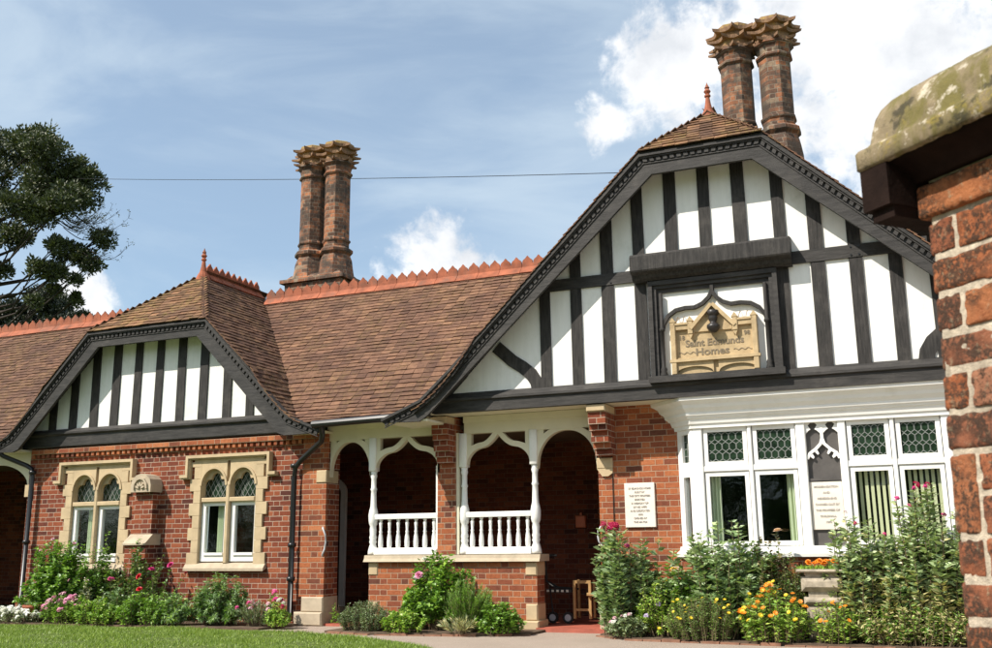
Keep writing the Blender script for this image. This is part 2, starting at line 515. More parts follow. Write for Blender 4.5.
class MB:
    def __init__(s): s.v = []; s.f = []

    def add(s, vs, fs):
        k = len(s.v); s.v += [tuple(p) for p in vs]; s.f += [tuple(i + k for i in f) for f in fs]

    def box(s, x0, x1, y0, y1, z0, z1):
        vs = [(x0, y0, z0), (x1, y0, z0), (x1, y1, z0), (x0, y1, z0), (x0, y0, z1), (x1, y0, z1), (x1, y1, z1), (x0, y1, z1)]
        s.add(vs, [(0, 3, 2, 1), (4, 5, 6, 7), (0, 1, 5, 4), (1, 2, 6, 5), (2, 3, 7, 6), (3, 0, 4, 7)]); return s

    def bbox(s, x0, x1, y0, y1, z0, z1, e=0.006):
        """box with chamfered front edges (front = -y)"""
        vs = [(x0 + e, y0, z0 + e), (x1 - e, y0, z0 + e), (x1 - e, y0, z1 - e), (x0 + e, y0, z1 - e),
              (x0, y0 + e, z0), (x1, y0 + e, z0), (x1, y0 + e, z1), (x0, y0 + e, z1),
              (x0, y1, z0), (x1, y1, z0), (x1, y1, z1), (x0, y1, z1)]
        s.add(vs, [(0, 1, 2, 3), (4, 5, 1, 0), (5, 6, 2, 1), (6, 7, 3, 2), (7, 4, 0, 3),
                   (8, 9, 5, 4), (9, 10, 6, 5), (10, 11, 7, 6), (11, 8, 4, 7), (11, 10, 9, 8)]); return s

    def prism(s, pts, y0, y1):
        """polygon in XZ extruded along Y"""
        n = len(pts)
        vs = [(x, y0, z) for x, z in pts] + [(x, y1, z) for x, z in pts]
        fs = [tuple(range(n)), tuple(range(2 * n - 1, n - 1, -1))]
        fs += [(i, n + i, n + (i + 1) % n, (i + 1) % n) for i in range(n)]
        s.add(vs, fs); return s

    def xprism(s, pts, x0, x1):
        """polygon in YZ extruded along X"""
        n = len(pts)
        vs = [(x0, y, z) for y, z in pts] + [(x1, y, z) for y, z in pts]
        fs = [tuple(range(n)), tuple(range(2 * n - 1, n - 1, -1))]
        fs += [(i, n + i, n + (i + 1) % n, (i + 1) % n) for i in range(n)]
        s.add(vs, fs); return s

    def strip(s, A, B, y0, y1):
        """closed band between two polylines in XZ, extruded"""
        n = len(A)
        vs = [(x, y0, z) for x, z in A] + [(x, y0, z) for x, z in B] + [(x, y1, z) for x, z in A] + [(x, y1, z) for x, z in B]
        fs = []
        for i in range(n - 1):
            fs.append((i, i + 1, n + i + 1, n + i))
            fs.append((2 * n + i, 3 * n + i, 3 * n + i + 1, 2 * n + i + 1))
            fs.append((i, 2 * n + i, 2 * n + i + 1, i + 1))
            fs.append((n + i, n + i + 1, 3 * n + i + 1, 3 * n + i))
        fs.append((0, n, 3 * n, 2 * n)); fs.append((n - 1, 3 * n - 1, 4 * n - 1, 2 * n - 1))
        s.add(vs, fs); return s

    def ribbon(s, path, w, y0, y1):
        A, B = offset(path, w / 2), offset(path, -w / 2)
        return s.strip(A, B, y0, y1)

    def tube(s, pts, r, n=8, cap=True):
        pts = [Vector(p) for p in pts]
        rs = r if isinstance(r, (list, tuple)) else [r] * len(pts)
        vs = []
        for i, p in enumerate(pts):
            d = (pts[min(i + 1, len(pts) - 1)] - pts[max(i - 1, 0)])
            d = d.normalized() if d.length > 1e-9 else Vector((0, 0, 1))
            a = d.cross(Vector((0, 0, 1)))
            if a.length < 0.05: a = d.cross(Vector((0, 1, 0)))
            a.normalize(); b = d.cross(a)
            for k in range(n):
                t = 2 * math.pi * k / n
                vs.append(p + (a * math.cos(t) + b * math.sin(t)) * rs[i])
        fs = []
        for i in range(len(pts) - 1):
            for k in range(n):
                k2 = (k + 1) % n
                fs.append((i * n + k, i * n + k2, (i + 1) * n + k2, (i + 1) * n + k))
        if cap:
            fs.append(tuple(range(n))); fs.append(tuple(range(len(vs) - 1, len(vs) - n - 1, -1)))
        s.add(vs, fs); return s

    def lathe(s, prof, cx, cy, n=16, rot=0.0):
        vs = []; fs = []
        for r, z in prof:
            for k in range(n):
                t = 2 * math.pi * k / n + rot
                vs.append((cx + r * math.cos(t), cy + r * math.sin(t), z))
        for i in range(len(prof) - 1):
            for k in range(n):
                k2 = (k + 1) % n
                fs.append((i * n + k, i * n + k2, (i + 1) * n + k2, (i + 1) * n + k))
        fs.append(tuple(range(n - 1, -1, -1))); fs.append(tuple(range(len(vs) - n, len(vs))))
        s.add(vs, fs); return s

    def build(s, name, mat, parent=None, smooth=False, origin=None):
        return link_mesh(name, s.v, s.f, mat, parent, smooth, origin)


def offset(path, d):
    P = [Vector(p) for p in path]; out = []
    for i, p in enumerate(P):
        a = (p - P[i - 1]).normalized() if i else None
        b = (P[i + 1] - p).normalized() if i < len(P) - 1 else None
        if a is None: a = b
        if b is None: b = a
        na = Vector((-a.y, a.x)); nb = Vector((-b.y, b.x))
        m = (na + nb)
        m = m.normalized() if m.length > 1e-6 else na
        k = d / max(0.35, m.dot(na))
        out.append((p.x + m.x * k, p.y + m.y * k))
    return out


def wall(mb, x0, x1, z0, z1, holes, y0, y1):
    xs = sorted({x0, x1, *[h[0] for h in holes], *[h[1] for h in holes]})
    zs = sorted({z0, z1, *[h[2] for h in holes], *[h[3] for h in holes]})

    def solid(i, j):
        if i < 0 or j < 0 or i >= len(xs) - 1 or j >= len(zs) - 1: return False
        cx = (xs[i] + xs[i + 1]) / 2; cz = (zs[j] + zs[j + 1]) / 2
        return not any(h[0] < cx < h[1] and h[2] < cz < h[3] for h in holes)
    for i in range(len(xs) - 1):
        for j in range(len(zs) - 1):
            if not solid(i, j): continue
            a, b, c, d = xs[i], xs[i + 1], zs[j], zs[j + 1]
            mb.add([(a, y0, c), (b, y0, c), (b, y0, d), (a, y0, d)], [(0, 1, 2, 3)])
            mb.add([(a, y1, c), (b, y1, c), (b, y1, d), (a, y1, d)], [(3, 2, 1, 0)])
            if not solid(i - 1, j): mb.add([(a, y0, c), (a, y1, c), (a, y1, d), (a, y0, d)], [(3, 2, 1, 0)])
            if not solid(i + 1, j): mb.add([(b, y0, c), (b, y1, c), (b, y1, d), (b, y0, d)], [(0, 1, 2, 3)])
            if not solid(i, j - 1): mb.add([(a, y0, c), (b, y0, c), (b, y1, c), (a, y1, c)], [(3, 2, 1, 0)])
            if not solid(i, j + 1): mb.add([(a, y0, d), (b, y0, d), (b, y1, d), (a, y1, d)], [(0, 1, 2, 3)])


def fill_above(mb, x0, x1, f, ztop, y0, y1, n=28):
    """solid between curve z=f(x) and ztop"""
    A = [(x0 + (x1 - x0) * i / n, f(x0 + (x1 - x0) * i / n)) for i in range(n + 1)]
    B = [(x, max(ztop, z + 0.002)) for x, z in A]
    mb.strip(A, B, y0, y1)


def text_mesh(body, size, loc, mat, parent, name='lettering', extrude=0.003, align='CENTER', spacing=1.0, sx=1.0):
    cu = bpy.data.curves.new('txt', 'FONT')
    cu.body = body; cu.size = size; cu.extrude = extrude; cu.align_x = align; cu.align_y = 'CENTER'; cu.offset = size * .02
    cu.space_line = spacing
    to = bpy.data.objects.new('txt', cu)
    COL.objects.link(to)
    dg = bpy.context.evaluated_depsgraph_get()
    me = bpy.data.meshes.new_from_object(to.evaluated_get(dg))
    bpy.data.objects.remove(to)
    M = Matrix.Translation(Vector(loc) - wloc(parent)) @ Matrix.Rotation(math.pi / 2, 4, 'X') @ Matrix.Diagonal((sx, 1, 1, 1))
    me.transform(M)
    me.materials.clear(); me.materials.append(MATS[mat])
    me.name = name
    o = bpy.data.objects.new(name, me)
    COL.objects.link(o); o.parent = parent
    return o


def dup(o, parent, delta=(0, 0, 0)):
    c = o.copy(); COL.objects.link(c); c.parent = parent
    c.location = Vector(o.location) + Vector(delta)
    return c


# ------------------------------------------------------------------ ground, path, lawn


def sheet(name, poly, z, mat):
    o = link_mesh(name, [(x, y, z) for x, y in poly], [tuple(range(len(poly)))], mat)
    return info(o, kind='structure')


sheet('ground', [(-600, -600), (600, -600), (600, 900), (-600, 900)], -0.008, 'turf')
sheet('path', [(-40, -2.6), (-13, -1.75), (-8, -1.3), (-6.5, -2.2), (-3.5, -4.6), (-2.0, -14), (8, -14), (8, -0.05), (-40, -0.05)], 0.0, 'path')
lawn_edge = [(-30, -1.55), (-14, -1.42), (-12.6, -1.30), (-10.2, -1.10), (-8.6, -1.10), (-7.6, -1.20), (-6.6, -1.50), (-5.7, -1.95), (-5.0, -2.50), (-4.3, -3.4), (-3.6, -5.0), (-3.0, -9), (-3.0, -16), (-30, -16)]
sheet('lawn', lawn_edge, 0.012, 'turf')
soil_polys = [[(-14.0, -1.18), (-8.45, -0.95), (-8.35, -0.02), (-14.0, -0.02)],
              [(-7.35, -1.02), (-6.6, -1.12), (-5.2, -0.92), (-4.62, -0.62), (-4.6, -0.02), (-7.35, -0.02)],
              [(-3.75, -0.5), (-3.3, -0.86), (-1.5, -1.02), (0.6, -1.0), (2.2, -1.0), (2.2, -0.02), (-3.75, -0.02)]]
for p in soil_polys:
    mbs = MB(); n = len(p)
    mbs.add([(x, y, 0.03) for x, y in p] + [(x, y, -0.02) for x, y in p], [tuple(range(n))] + [(i, i + n, (i + 1) % n + n, (i + 1) % n) for i in range(n)])
    info(mbs.build('flower_bed_soil', 'soil'), kind='structure')


def in_poly(x, y, poly):
    c = np.zeros(len(x), bool); j = len(poly) - 1
    for i in range(len(poly)):
        xi, yi = poly[i]; xj, yj = poly[j]
        m = ((yi > y) != (yj > y)) & (x < (xj - xi) * (y - yi) / (yj - yi + 1e-12) + xi)
        c ^= m; j = i
    return c


def grass():
    N = 150000
    x = RNG.uniform(-16, -3.4, N); y = -1.0 - RNG.random(N) ** 1.3 * 5.5
    k = in_poly(x, y, lawn_edge); x = x[k]; y = y[k]
    N = len(x)
    h = RNG.uniform(0.018, 0.048, N) * (0.8 + 0.5 * np.sin(x * 3.1) * np.sin(y * 4.3)); w = RNG.uniform(0.003, 0.006, N)
    a = RNG.uniform(0, 6.28, N); l = RNG.normal(0, 0.014, (N, 2))
    v = np.zeros((N, 3, 3))
    v[:, 0] = np.stack([x - w * np.cos(a), y - w * np.sin(a), np.full(N, .01)], 1)
    v[:, 1] = np.stack([x + w * np.cos(a), y + w * np.sin(a), np.full(N, .01)], 1)
    v[:, 2] = np.stack([x + l[:, 0], y + l[:, 1], .012 + h], 1)
    o = raw_mesh('grass', v.reshape(-1, 3), 3, 'grass')
    info(o, 'short green mown grass of the lawn in front of the left flower bed', 'grass', kind='stuff')


def raw_mesh(name, V, k, mat, parent=None, smooth=False):
    """mesh of separate k-gons from an (n*k,3) array"""
    off = np.array(wloc(parent))
    n = len(V) // k
    me = bpy.data.meshes.new(name)
    me.vertices.add(n * k); me.vertices.foreach_set('co', (V - off).astype(np.float32).ravel())
    me.loops.add(n * k); me.loops.foreach_set('vertex_index', np.arange(n * k, dtype=np.int32))
    me.polygons.add(n)
    me.polygons.foreach_set('loop_start', np.arange(n, dtype=np.int32) * k)
    me.polygons.foreach_set('loop_total', np.full(n, k, dtype=np.int32))
    me.update(calc_edges=True); me.validate()
    me.materials.append(MATS[mat])
    o = bpy.data.objects.new(name, me); COL.objects.link(o)
    if parent is not None: o.parent = parent
    return o


# ------------------------------------------------------------------ the building
B = thing('almshouse', (-6.0, 0.0, 0.0), 'red brick almshouse with half-timbered gables, tall chimneys, a porch and white bay window', 'building')

LC, RC = -11.285, -2.15           # gable centre lines
EAVE = 2.87
K = 0.97


def prof(d):                      # roof height above eave at run d, with sprocketed foot
    return 0.5 * K * d + 0.5 * K * d * min(d / 0.9, 1) if d < 0.9 else K * d


def tiles(name, mat, parent, P, rows, gauge=0.1, tw=0.165, seed=1, lift=0.02):
    """rows: list of (d, u0, u1) ; P(u,d)->(pos Vector, slope dir Vector, normal Vector, along Vector)"""
    rs = random.Random(seed)
    V = []
    F = []
    for ri, (d, u0, u1) in enumerate(rows):
        if u1 - u0 < 0.03: continue
        u = u0 - (tw * 0.5 if ri % 2 else 0) - rs.random() * 0.02
        while u < u1:
            a, b = max(u, u0), min(u + tw - 0.004, u1)
            if b - a > 0.02:
                lf = lift + rs.uniform(-0.005, 0.007); th = 0.014; L = gauge * 1.25
                sl = rs.uniform(-0.006, 0.006); tilt = rs.uniform(-0.003, 0.003)
                p0, s, n, al = P(a, d); p1 = P(b, d)[0]
                q = [p0 - s * (0.01 + sl) + n * (lf + tilt), p1 - s * (0.01 + sl) + n * (lf - tilt),
                     p1 + s * L + n * 0.004, p0 + s * L + n * 0.004,
                     p0 - s * (0.01 + sl) + n * (lf - th), p1 - s * (0.01 + sl) + n * (lf - th), p1 + s * L - n * 0.006, p0 + s * L - n * 0.006]
                k = len(V); V += [tuple(v) for v in q]
                F += [(k, k + 1, k + 2, k + 3), (k + 4, k + 5, k + 1, k), (k + 5, k + 6, k + 2, k + 1), (k + 7, k + 4, k, k + 3)]
            u += tw
    return link_mesh(name, V, F, mat, parent)


def slope_rows(dmax, gauge, bound, pf=prof):
    """step up the slope by true length"""
    out = []; d = 0.0
    while d < dmax:
        a, b = bound(d); out.append((d, a, b))
        dz = pf(d + 0.01) - pf(d)
        d += gauge / math.sqrt(1 + (dz / 0.01) ** 2)
    return out


RIDGE_Y, RIDGE_Z = 2.62, 5.62
Y0 = -0.40


def P_main(u, d):                 # faces the camera, eave along X
    dz = (prof(d + .01) - prof(d)) / .01
    s = Vector((0, 1, dz)).normalized(); n = Vector((0, -dz, 1)).normalized()
    return Vector((u, Y0 + d, EAVE + prof(d))), s, n, Vector((1, 0, 0))


main_run = (RIDGE_Z - EAVE) / K
RIDGE_Y = Y0 + main_run


def vR(d):   # valley with the right flank of the left gable
    return LC + 3.36 - d * (3.36 - 0.13) / main_run


def vL(d):
    return LC - 3.36 + d * (3.36 - 0.13) / main_run


def vRR(d):  # valley with the left flank of the right gable
    return RC - 4.48 + d * (4.48 - 1.15) / main_run


roof = tiles('roof', 'roof_tile', B, P_main, slope_rows(main_run, 0.1, lambda d: (vR(d) - 0.35, vRR(d) + 0.3)), seed=3)
info(roof, 'brown tiled roof slope over the porch between the gables')
roofl = tiles('roof', 'roof_tile_brown', B, P_main, slope_rows(main_run, 0.1, lambda d: (-27.0, vL(d) + 0.35)), seed=4)
info(roofl, 'brown tiled roof slope left of the left gable')


def gable_roof(cx, knee_x, knee_z, yfront, yback, apex_y, mat_side, mat_hip, seed, gz=None):
    """flanks (run d from foot towards ridge) and jerkin head"""
    half = abs(knee_x - cx)
    zr = knee_z + K * half
    dR = (zr - EAVE) / K              # horizontal run foot->ridge
    dk = (knee_z - EAVE) / K
    objs = []
    for sgn in (1, -1):
        def P(u, d, sgn=sgn):
            dz = (prof(d + .01) - prof(d)) / .01
            s = Vector((-sgn, 0, dz)).normalized(); n = Vector((sgn * dz, 0, 1)).normalized()
            return Vector((cx + sgn * (dR - d), u, EAVE + prof(d))), s, n, Vector((0, 1, 0))

        def bound(d):
            y0 = yfront if d < dk else yfront + (d - dk) / (dR - dk) * (apex_y - yfront)
            y1 = yback(d)
            return y0, y1
        objs.append(tiles('roof', mat_side, B, P, slope_rows(dR, 0.1, bound), seed=seed + sgn, tw=0.165))
    # jerkin head
    slope = (zr - knee_z) / (apex_y - yfront)

    def P(u, d):
        s = Vector((0, 1, slope)).normalized(); n = Vector((0, -slope, 1)).normalized()
        return Vector((u, yfront + d, knee_z + slope * d)), s, n, Vector((1, 0, 0))
    run = apex_y - yfront
    objs.append(tiles('roof', mat_hip, B, P, slope_rows(run, 0.1, lambda d: (cx - half * (1 - d / run), cx + half * (1 - d / run)), lambda d: slope * d), seed=seed + 7))
    return objs, zr


lg, LZ = gable_roof(LC, LC + 1.215, 4.63, -0.44, lambda d: Y0 + d + 0.12, 0.92, 'roof_tile_brown', 'roof_tile_mossy', 20)
rg, RZ = gable_roof(RC, RC + 0.78, 6.02, -0.86, lambda d: 5.0, 0.02, 'roof_tile', 'roof_tile_mossy', 40)
info(lg[0], 'right flank of the left gable roof, dark brown tiles'); info(lg[2], 'mossy hipped front of the left gable roof')
info(rg[2], 'lichen covered hipped front of the right gable roof')

# decks under the tiles, back slope
deck = MB()


def deck_quad(pts, t=0.03):
    n = (Vector(pts[1]) - Vector(pts[0])).cross(Vector(pts[2]) - Vector(pts[0])).normalized() * t
    if n.z > 0: n = -n
    a = [Vector(p) + n * 0.3 for p in pts]; b = [Vector(p) + n * 1.3 for p in pts]
    k = len(pts)
    deck.add(a + b, [tuple(range(k)), tuple(range(2 * k - 1, k - 1, -1))] + [(i, k + i, k + (i + 1) % k, (i + 1) % k) for i in range(k)])


def main_deck(fa, fb):
    ds = [0, .3, .6, .9, main_run]
    for a, b in zip(ds, ds[1:]):
        deck_quad([(fa(a), Y0 + a, EAVE + prof(a)), (fb(a), Y0 + a, EAVE + prof(a)), (fb(b), Y0 + b, EAVE + prof(b)), (fa(b), Y0 + b, EAVE + prof(b))])


main_deck(lambda d: vR(d), vRR)
main_deck(lambda d: -27.0, vL)
deck_quad([(-27, RIDGE_Y, RIDGE_Z), (3, RIDGE_Y, RIDGE_Z), (3, RIDGE_Y + 3.2, EAVE - .1), (-27, RIDGE_Y + 3.2, EAVE - .1)])


def gable_deck(cx, half, kz, yf, yb, ay):
    zr = kz + K * half; dR = (zr - EAVE) / K; dk = (kz - EAVE) / K
    ds = [0, .3, .6, .9, dk, dR]
    for sgn in (1, -1):
        for a, b in zip(ds, ds[1:]):
            ya = yf if a <= dk else ay; yb_ = yf if b <= dk else ay
            deck_quad([(cx + sgn * (dR - a), ya + .02, EAVE + prof(a)), (cx + sgn * (dR - a), yb(a), EAVE + prof(a)), (cx + sgn * (dR - b), yb(b), EAVE + prof(b)), (cx + sgn * (dR - b), yb_ + .02, EAVE + prof(b))])
    deck_quad([(cx - half, yf + .02, kz), (cx + half, yf + .02, kz), (cx, ay, zr - 0.01)])


gable_deck(LC, 1.215, 4.63, -0.44, lambda d: Y0 + d, 0.92)
gable_deck(RC, 0.78, 6.02, -0.86, lambda d: 5.0, 0.02)
info(deck.build('roof_boarding', 'black_timber', B), 'dark boarding under the roof tiles')

# ridge crests


def crest(p0, p1, step=0.2, hb=0.095, ht=0.12, lab=None):
    mb = MB(); p0, p1 = Vector(p0), Vector(p1); d = (p1 - p0); L = d.length; d.normalize(); s = Vector((-d.y, d.x, 0))
    def T(a, b, c): return p0 + d * a + s * b + Vector((0, 0, c))
    # saddle tiles with small gaps
    n = int(L / (step * 2))
    for i in range(n + 1):
        a, b = i * step * 2 + 0.004, min(L, (i + 1) * step * 2 - 0.004)
        if b - a < .05: continue
        j = random.uniform(-.004, .004)
        sec = [(-0.13, -0.09), (-0.02, 0.035), (-0.018, hb), (0.018, hb), (0.02, 0.035), (0.13, -0.09), (0.115, -0.1), (-0.115, -0.1)]
        vs = [T(a, x, z + j) for x, z in sec] + [T(b, x, z + j) for x, z in sec]
        k = len(sec)
        mb.add(vs, [tuple(range(k)), tuple(range(2 * k - 1, k - 1, -1))] + [(q, k + q, k + (q + 1) % k, (q + 1) % k) for q in range(k)])
    m = int(L / step)
    for i in range(m):
        c = (i + .5) * step; j = random.uniform(-.006, .006); w = step * .46
        out = [(-w, hb - .02), (-w, hb + ht * .30), (-w * .78, hb + ht * .55), (-w * .42, hb + ht * .75), (0, hb + ht * 1.12), (w * .42, hb + ht * .75), (w * .78, hb + ht * .55), (w, hb + ht * .30), (w, hb - .02)]
        vs = [T(c + x, -0.016, z + j) for x, z in out] + [T(c + x, 0.016, z + j) for x, z in out]; k = len(out)
        mb.add(vs, [tuple(range(k)), tuple(range(2 * k - 1, k - 1, -1))] + [(q, k + q, k + (q + 1) % k, (q + 1) % k) for q in range(k)])
    o = mb.build('ridge_crest', 'terracotta', B)
    return info(o, lab)


crest((LC + .25, RIDGE_Y, RIDGE_Z + .02), (-2.9, RIDGE_Y, RIDGE_Z + .02), lab='red toothed ridge tiles over the porch roof')
crest((LC - .25, RIDGE_Y, RIDGE_Z + .02), (-26, RIDGE_Y, RIDGE_Z + .02), lab='red toothed ridge tiles left of the left gable')
crest((LC, 0.98, LZ + .01), (LC, RIDGE_Y + .1, LZ + .01), step=.17, lab='red toothed ridge tiles running back from the left gable')


def finial(x, y, z, s=1.0):
    mb = MB()
    mb.lathe([(.17 * s, z - .10), (.12 * s, z), (.075 * s, z + .08 * s), (.05 * s, z + .2 * s), (.035 * s, z + .32 * s), (.055 * s, z + .335 * s), (.055 * s, z + .36 * s),
              (.03 * s, z + .38 * s), (.062 * s, z + .43 * s), (.03 * s, z + .485 * s), (.045 * s, z + .50 * s), (.015 * s, z + .56 * s), (.003, z + .60 * s)], x, y, 12)
    return mb.build('finial', 'terracotta', B, smooth=False)


finial(LC, 0.90, LZ - .02, .85)
finial(RC, 0.03, RZ - .02, .78)

# ---------------- walls
W2c, W1c = -9.79, -12.44
win_holes = [(c - .62, c + .62, .84, 2.40) for c in (W1c, W2c)]
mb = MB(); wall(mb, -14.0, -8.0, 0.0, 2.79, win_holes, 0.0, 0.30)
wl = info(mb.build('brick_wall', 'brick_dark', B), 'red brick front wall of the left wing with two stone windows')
# projecting pier piece beside door and impost/plinth stones
mb = MB(); mb.box(-8.42, -8.0, -0.06, -0.002, 0.40, 2.79); mb.build('brick_pier', 'brick', B)
mb = MB()
mb.bbox(-8.46, -7.985, -0.13, 0.32, 0.0, 0.19, .02); mb.bbox(-8.36, -7.99, -0.09, 0.30, 0.19, 0.40, .015)
mb.build('plinth_stone', 'pale_stone', B)
mb = MB(); mb.bbox(-8.17, -7.992, -0.075, 0.25, 2.02, 2.20, .01); mb.build('impost_stone', 'stone', B)
mb = MB(); mb.box(-14.02, -13.90, -0.05, .3, 1.98, 2.18); mb.build('impost_stone', 'stone', B)
# left plinth strip
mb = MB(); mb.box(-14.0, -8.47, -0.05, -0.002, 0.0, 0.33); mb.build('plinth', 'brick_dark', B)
# dentil brick course under left gable
mb = MB()
mb.box(-13.9, -8.05, -0.085, -0.002, 2.68, 2.755)
x = -13.9
while x < -8.1:
    mb.box(x, x + .055, -0.065, -0.002, 2.615, 2.68); x += .11
mb.build('dentil_course', 'brick', B)

# right wing wall
mb = MB(); wall(mb, -3.86, 3.2, 0.0, 2.88, [(-2.70, .62, .2, 2.6)], 0.0, 0.30)
mb.build('brick_wall', 'brick', B)
mb = MB(); mb.box(3.2, 3.45, 0.0, 6.0, 0, 2.9); mb.build('brick_wall', 'brick', B)
mb = MB(); mb.bbox(-3.87, -3.66, -0.035, .28, 2.06, 2.20, .01); mb.prism([(-3.87, 2.06), (-3.66, 2.06), (-3.66, 2.0), (-3.72, 1.96), (-3.80, 1.96)], -0.03, .28)
mb.build('impost_stone', 'stone', B)
mb = MB(); mb.bbox(-3.89, -3.62, -0.05, .3, 0, .30, .012); mb.build('plinth_stone', 'pale_stone', B)
mb = MB(); mb.tube([(-3.665, -.012, 2.75), (-3.668, -.012, .3)], .006, 6); mb.build('cable', 'black_metal', B)

# porch: parapet, pillar, interior
mb = MB()
mb.box(-7.28, -4.74, -0.02, 0.26, 0.0, 0.88)
mb.build('brick_wall', 'brick', B)
mb = MB()
mb.box(-6.20, -5.92, -0.02, 0.24, 0.98, 2.86)
mb.build('brick_pillar', 'brick', B)
for (a, b_, z0_, z1_) in ((-7.285, -7.13, .70, .88), (-4.90, -4.735, .70, .88), (-7.285, -7.13, .13, .34), (-4.90, -4.735, .13, .34), (-4.98, -4.70, .0, .13)):
    mb = MB(); mb.bbox(a, b_, -0.035 if z0_ > 0 else -.10, .27, z0_, z1_, .015); mb.build('quoin_stone', 'stone', B)
mb = MB(); mb.xprism([(-.09, .885), (-.06, .93), (-.05, .975), (.30, .975), (.30, .885)], -7.34, -4.68); mb.build('coping', 'pale_stone', B)
# interior shell
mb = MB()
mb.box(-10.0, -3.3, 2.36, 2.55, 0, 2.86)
mb.build('porch_back_wall', 'brick_porch_shade', B)
mb = MB(); mb.box(-10.1, -9.9, 0.305, 2.36, 0, 2.86); mb.build('porch_side_wall', 'brick_porch_shade', B)
mb = MB(); mb.box(-3.6, -3.4, .305, 2.36, 0, 2.86); mb.build('porch_side_wall', 'brick_porch_shade', B)
mb = MB(); mb.box(-9.9, -3.6, 0.31, 2.36, 2.70, 2.76); mb.box(-7.99, -3.86, 0.14, 0.309, 2.70, 2.76); mb.build('porch_ceiling', 'porch_shade_paint', B)
mb = MB(); mb.box(-8.0, -7.3, -.06, 2.36, 0.0, 0.035); mb.box(-7.29, -4.75, .27, 2.36, 0, .035); mb.box(-4.73, -3.65, -.12, 2.36, 0.0, 0.05); mb.build('porch_floor', 'red_tile', B)

# door with white arched frame in the porch back wall
dx = -9.14
dpath = [(dx, .05), (dx, 2.02)] + [(dx - .45 + .45 * math.cos(t), 2.02 + .24 * math.sin(t)) for t in np.linspace(.15, math.pi / 2, 9)] + [(dx - .7, 2.26)]
do = MB(); do.prism([(dx - .7, .05), (dx - .04, .05), (dx - .04, 2.02), (dx - .2, 2.17), (dx - .45, 2.23), (dx - .7, 2.23)], 2.30, 2.355)
dob = do.build('door', 'door_paint', B)
dm = MB(); dm.ribbon(dpath, .10, 2.25, 2.31); dm.build('door_frame', 'white_paint', dob)
mb = MB(); mb.box(-9.85, -9.0, 1.95, 2.25, .036, .12); mb.build('door_step', 'pale_stone', dob)
# remote left recess
mb = MB()
mb.box(-18.5, -14.0, 3.0, 3.2, 0, 2.86); mb.box(-14.2, -14.005, .305, 3.0, 0, 2.86); mb.box(-18.7, -18.5, 0.3, 3.2, 0, 2.86)
mb.build('porch_back_wall', 'brick_porch_shade', B)
mb = MB(); wall(mb, -27, -18.5, 0, 2.86, [], 0, .3); mb.box(-27.2, -27, 0, 5.6, 0, 2.86); mb.build('brick_wall', 'brick_dark', B)
mb = MB()


def ell(x0, x1, zs, zt, p=2.0):
    c = (x0 + x1) / 2; r = (x1 - x0) / 2
    return lambda x: zs + (zt - zs) * max(0.0, 1 - abs((x - c) / r) ** p) ** (1 / p)


fill_above(mb, -15.6, -14.02, ell(-15.6, -14.02, 2.1, 2.55), 2.84, 0.02, .12)
mb.box(-18.4, -15.6, .02, .12, 2.4, 2.84)
mb.build('porch_frieze', 'cream_shade_paint', B)
mb = MB(); mb.box(-18.4, -14.0, .13, 3.0, 2.75, 2.8); mb.build('porch_ceiling', 'porch_shade_paint', B)


def ogee(x0, x1, zs=2.17, zt=2.595):
    c = (x0 + x1) / 2; h = (x1 - x0) / 2

    def f(x):
        s = max(0.0, 1 - abs(x - c) / h)
        q = min(s / .55, 1)
        z = zs + .25 * math.sqrt(max(0, 1 - (1 - q) ** 2))
        if s > .5: z += (zt - zs - .25) * ((s - .5) / .5) ** 1.7
        return z
    return f


def rib(mb, x0, x1, f, t, ztop, y0, y1, n=40):
    A = [(x0 + (x1 - x0) * i / n,) for i in range(n + 1)]
    lo = [(x[0], f(x[0])) for x in A]
    # thickness measured vertically, larger where the curve is steep
    hi = []
    for (x, z) in lo:
        e = 1e-3; sl = abs((f(min(x + e, x1)) - f(max(x - e, x0))) / (2 * e))
        hi.append((x, min(ztop, z + t * min(2.6, math.sqrt(1 + sl * sl)))))
    mb.strip(lo, hi, y0, y1)


def porch_screen(cols, bays, z_fr, label):
    # frieze board carries everything
    x0, x1 = bays[0][0] - .03, bays[-1][1] + .03
    mb = MB()
    mb.box(x0, x1, .0, .12, z_fr, 2.86)
    mb.box(x0, x1, -.03, -.0005, z_fr + .15, 2.86)
    for (a, b_, kind) in bays:
        f = ogee(a, b_) if kind == 'ogee' else ell(a, b_, 2.10, 2.60, 2.1)
        rib(mb, a, b_, f, .075, z_fr + .002, .012, .105)
        # spandrel side posts
        w = .07 if kind == 'ogee' else .10
        for s, e in ((a, a + w), (b_ - w, b_)):
            xs = [s + (e - s) * i / 6 for i in range(7)]
            mb.strip([(x, f(x) + .01) for x in xs], [(x, z_fr + .002) for x in xs], .018, .10)
    scr = mb.build('porch_screen', 'cream_shade_paint', B)
    info(scr, label)
    for cx in cols:
        m = MB()
        m.bbox(cx - .055, cx + .055, -.012, .118, 2.16, z_fr + .01, .008)
        pr = [(.075, .985), (.07, 1.03), (.055, 1.09), (.042, 1.13), (.055, 1.16), (.045, 1.19), (.055, 1.22), (.045, 1.26), (.05, 1.33), (.044, 1.38), (.06, 1.41), (.068, 1.46),
              (.07, 1.54), (.06, 1.60), (.045, 1.66), (.040, 1.80), (.038, 1.88), (.05, 1.90), (.038, 1.93), (.037, 2.05), (.05, 2.09), (.042, 2.12), (.055, 2.17)]
        m.lathe(pr, cx, .055, 14)
        m.build('column', 'white_paint', scr, smooth=True)
    return scr


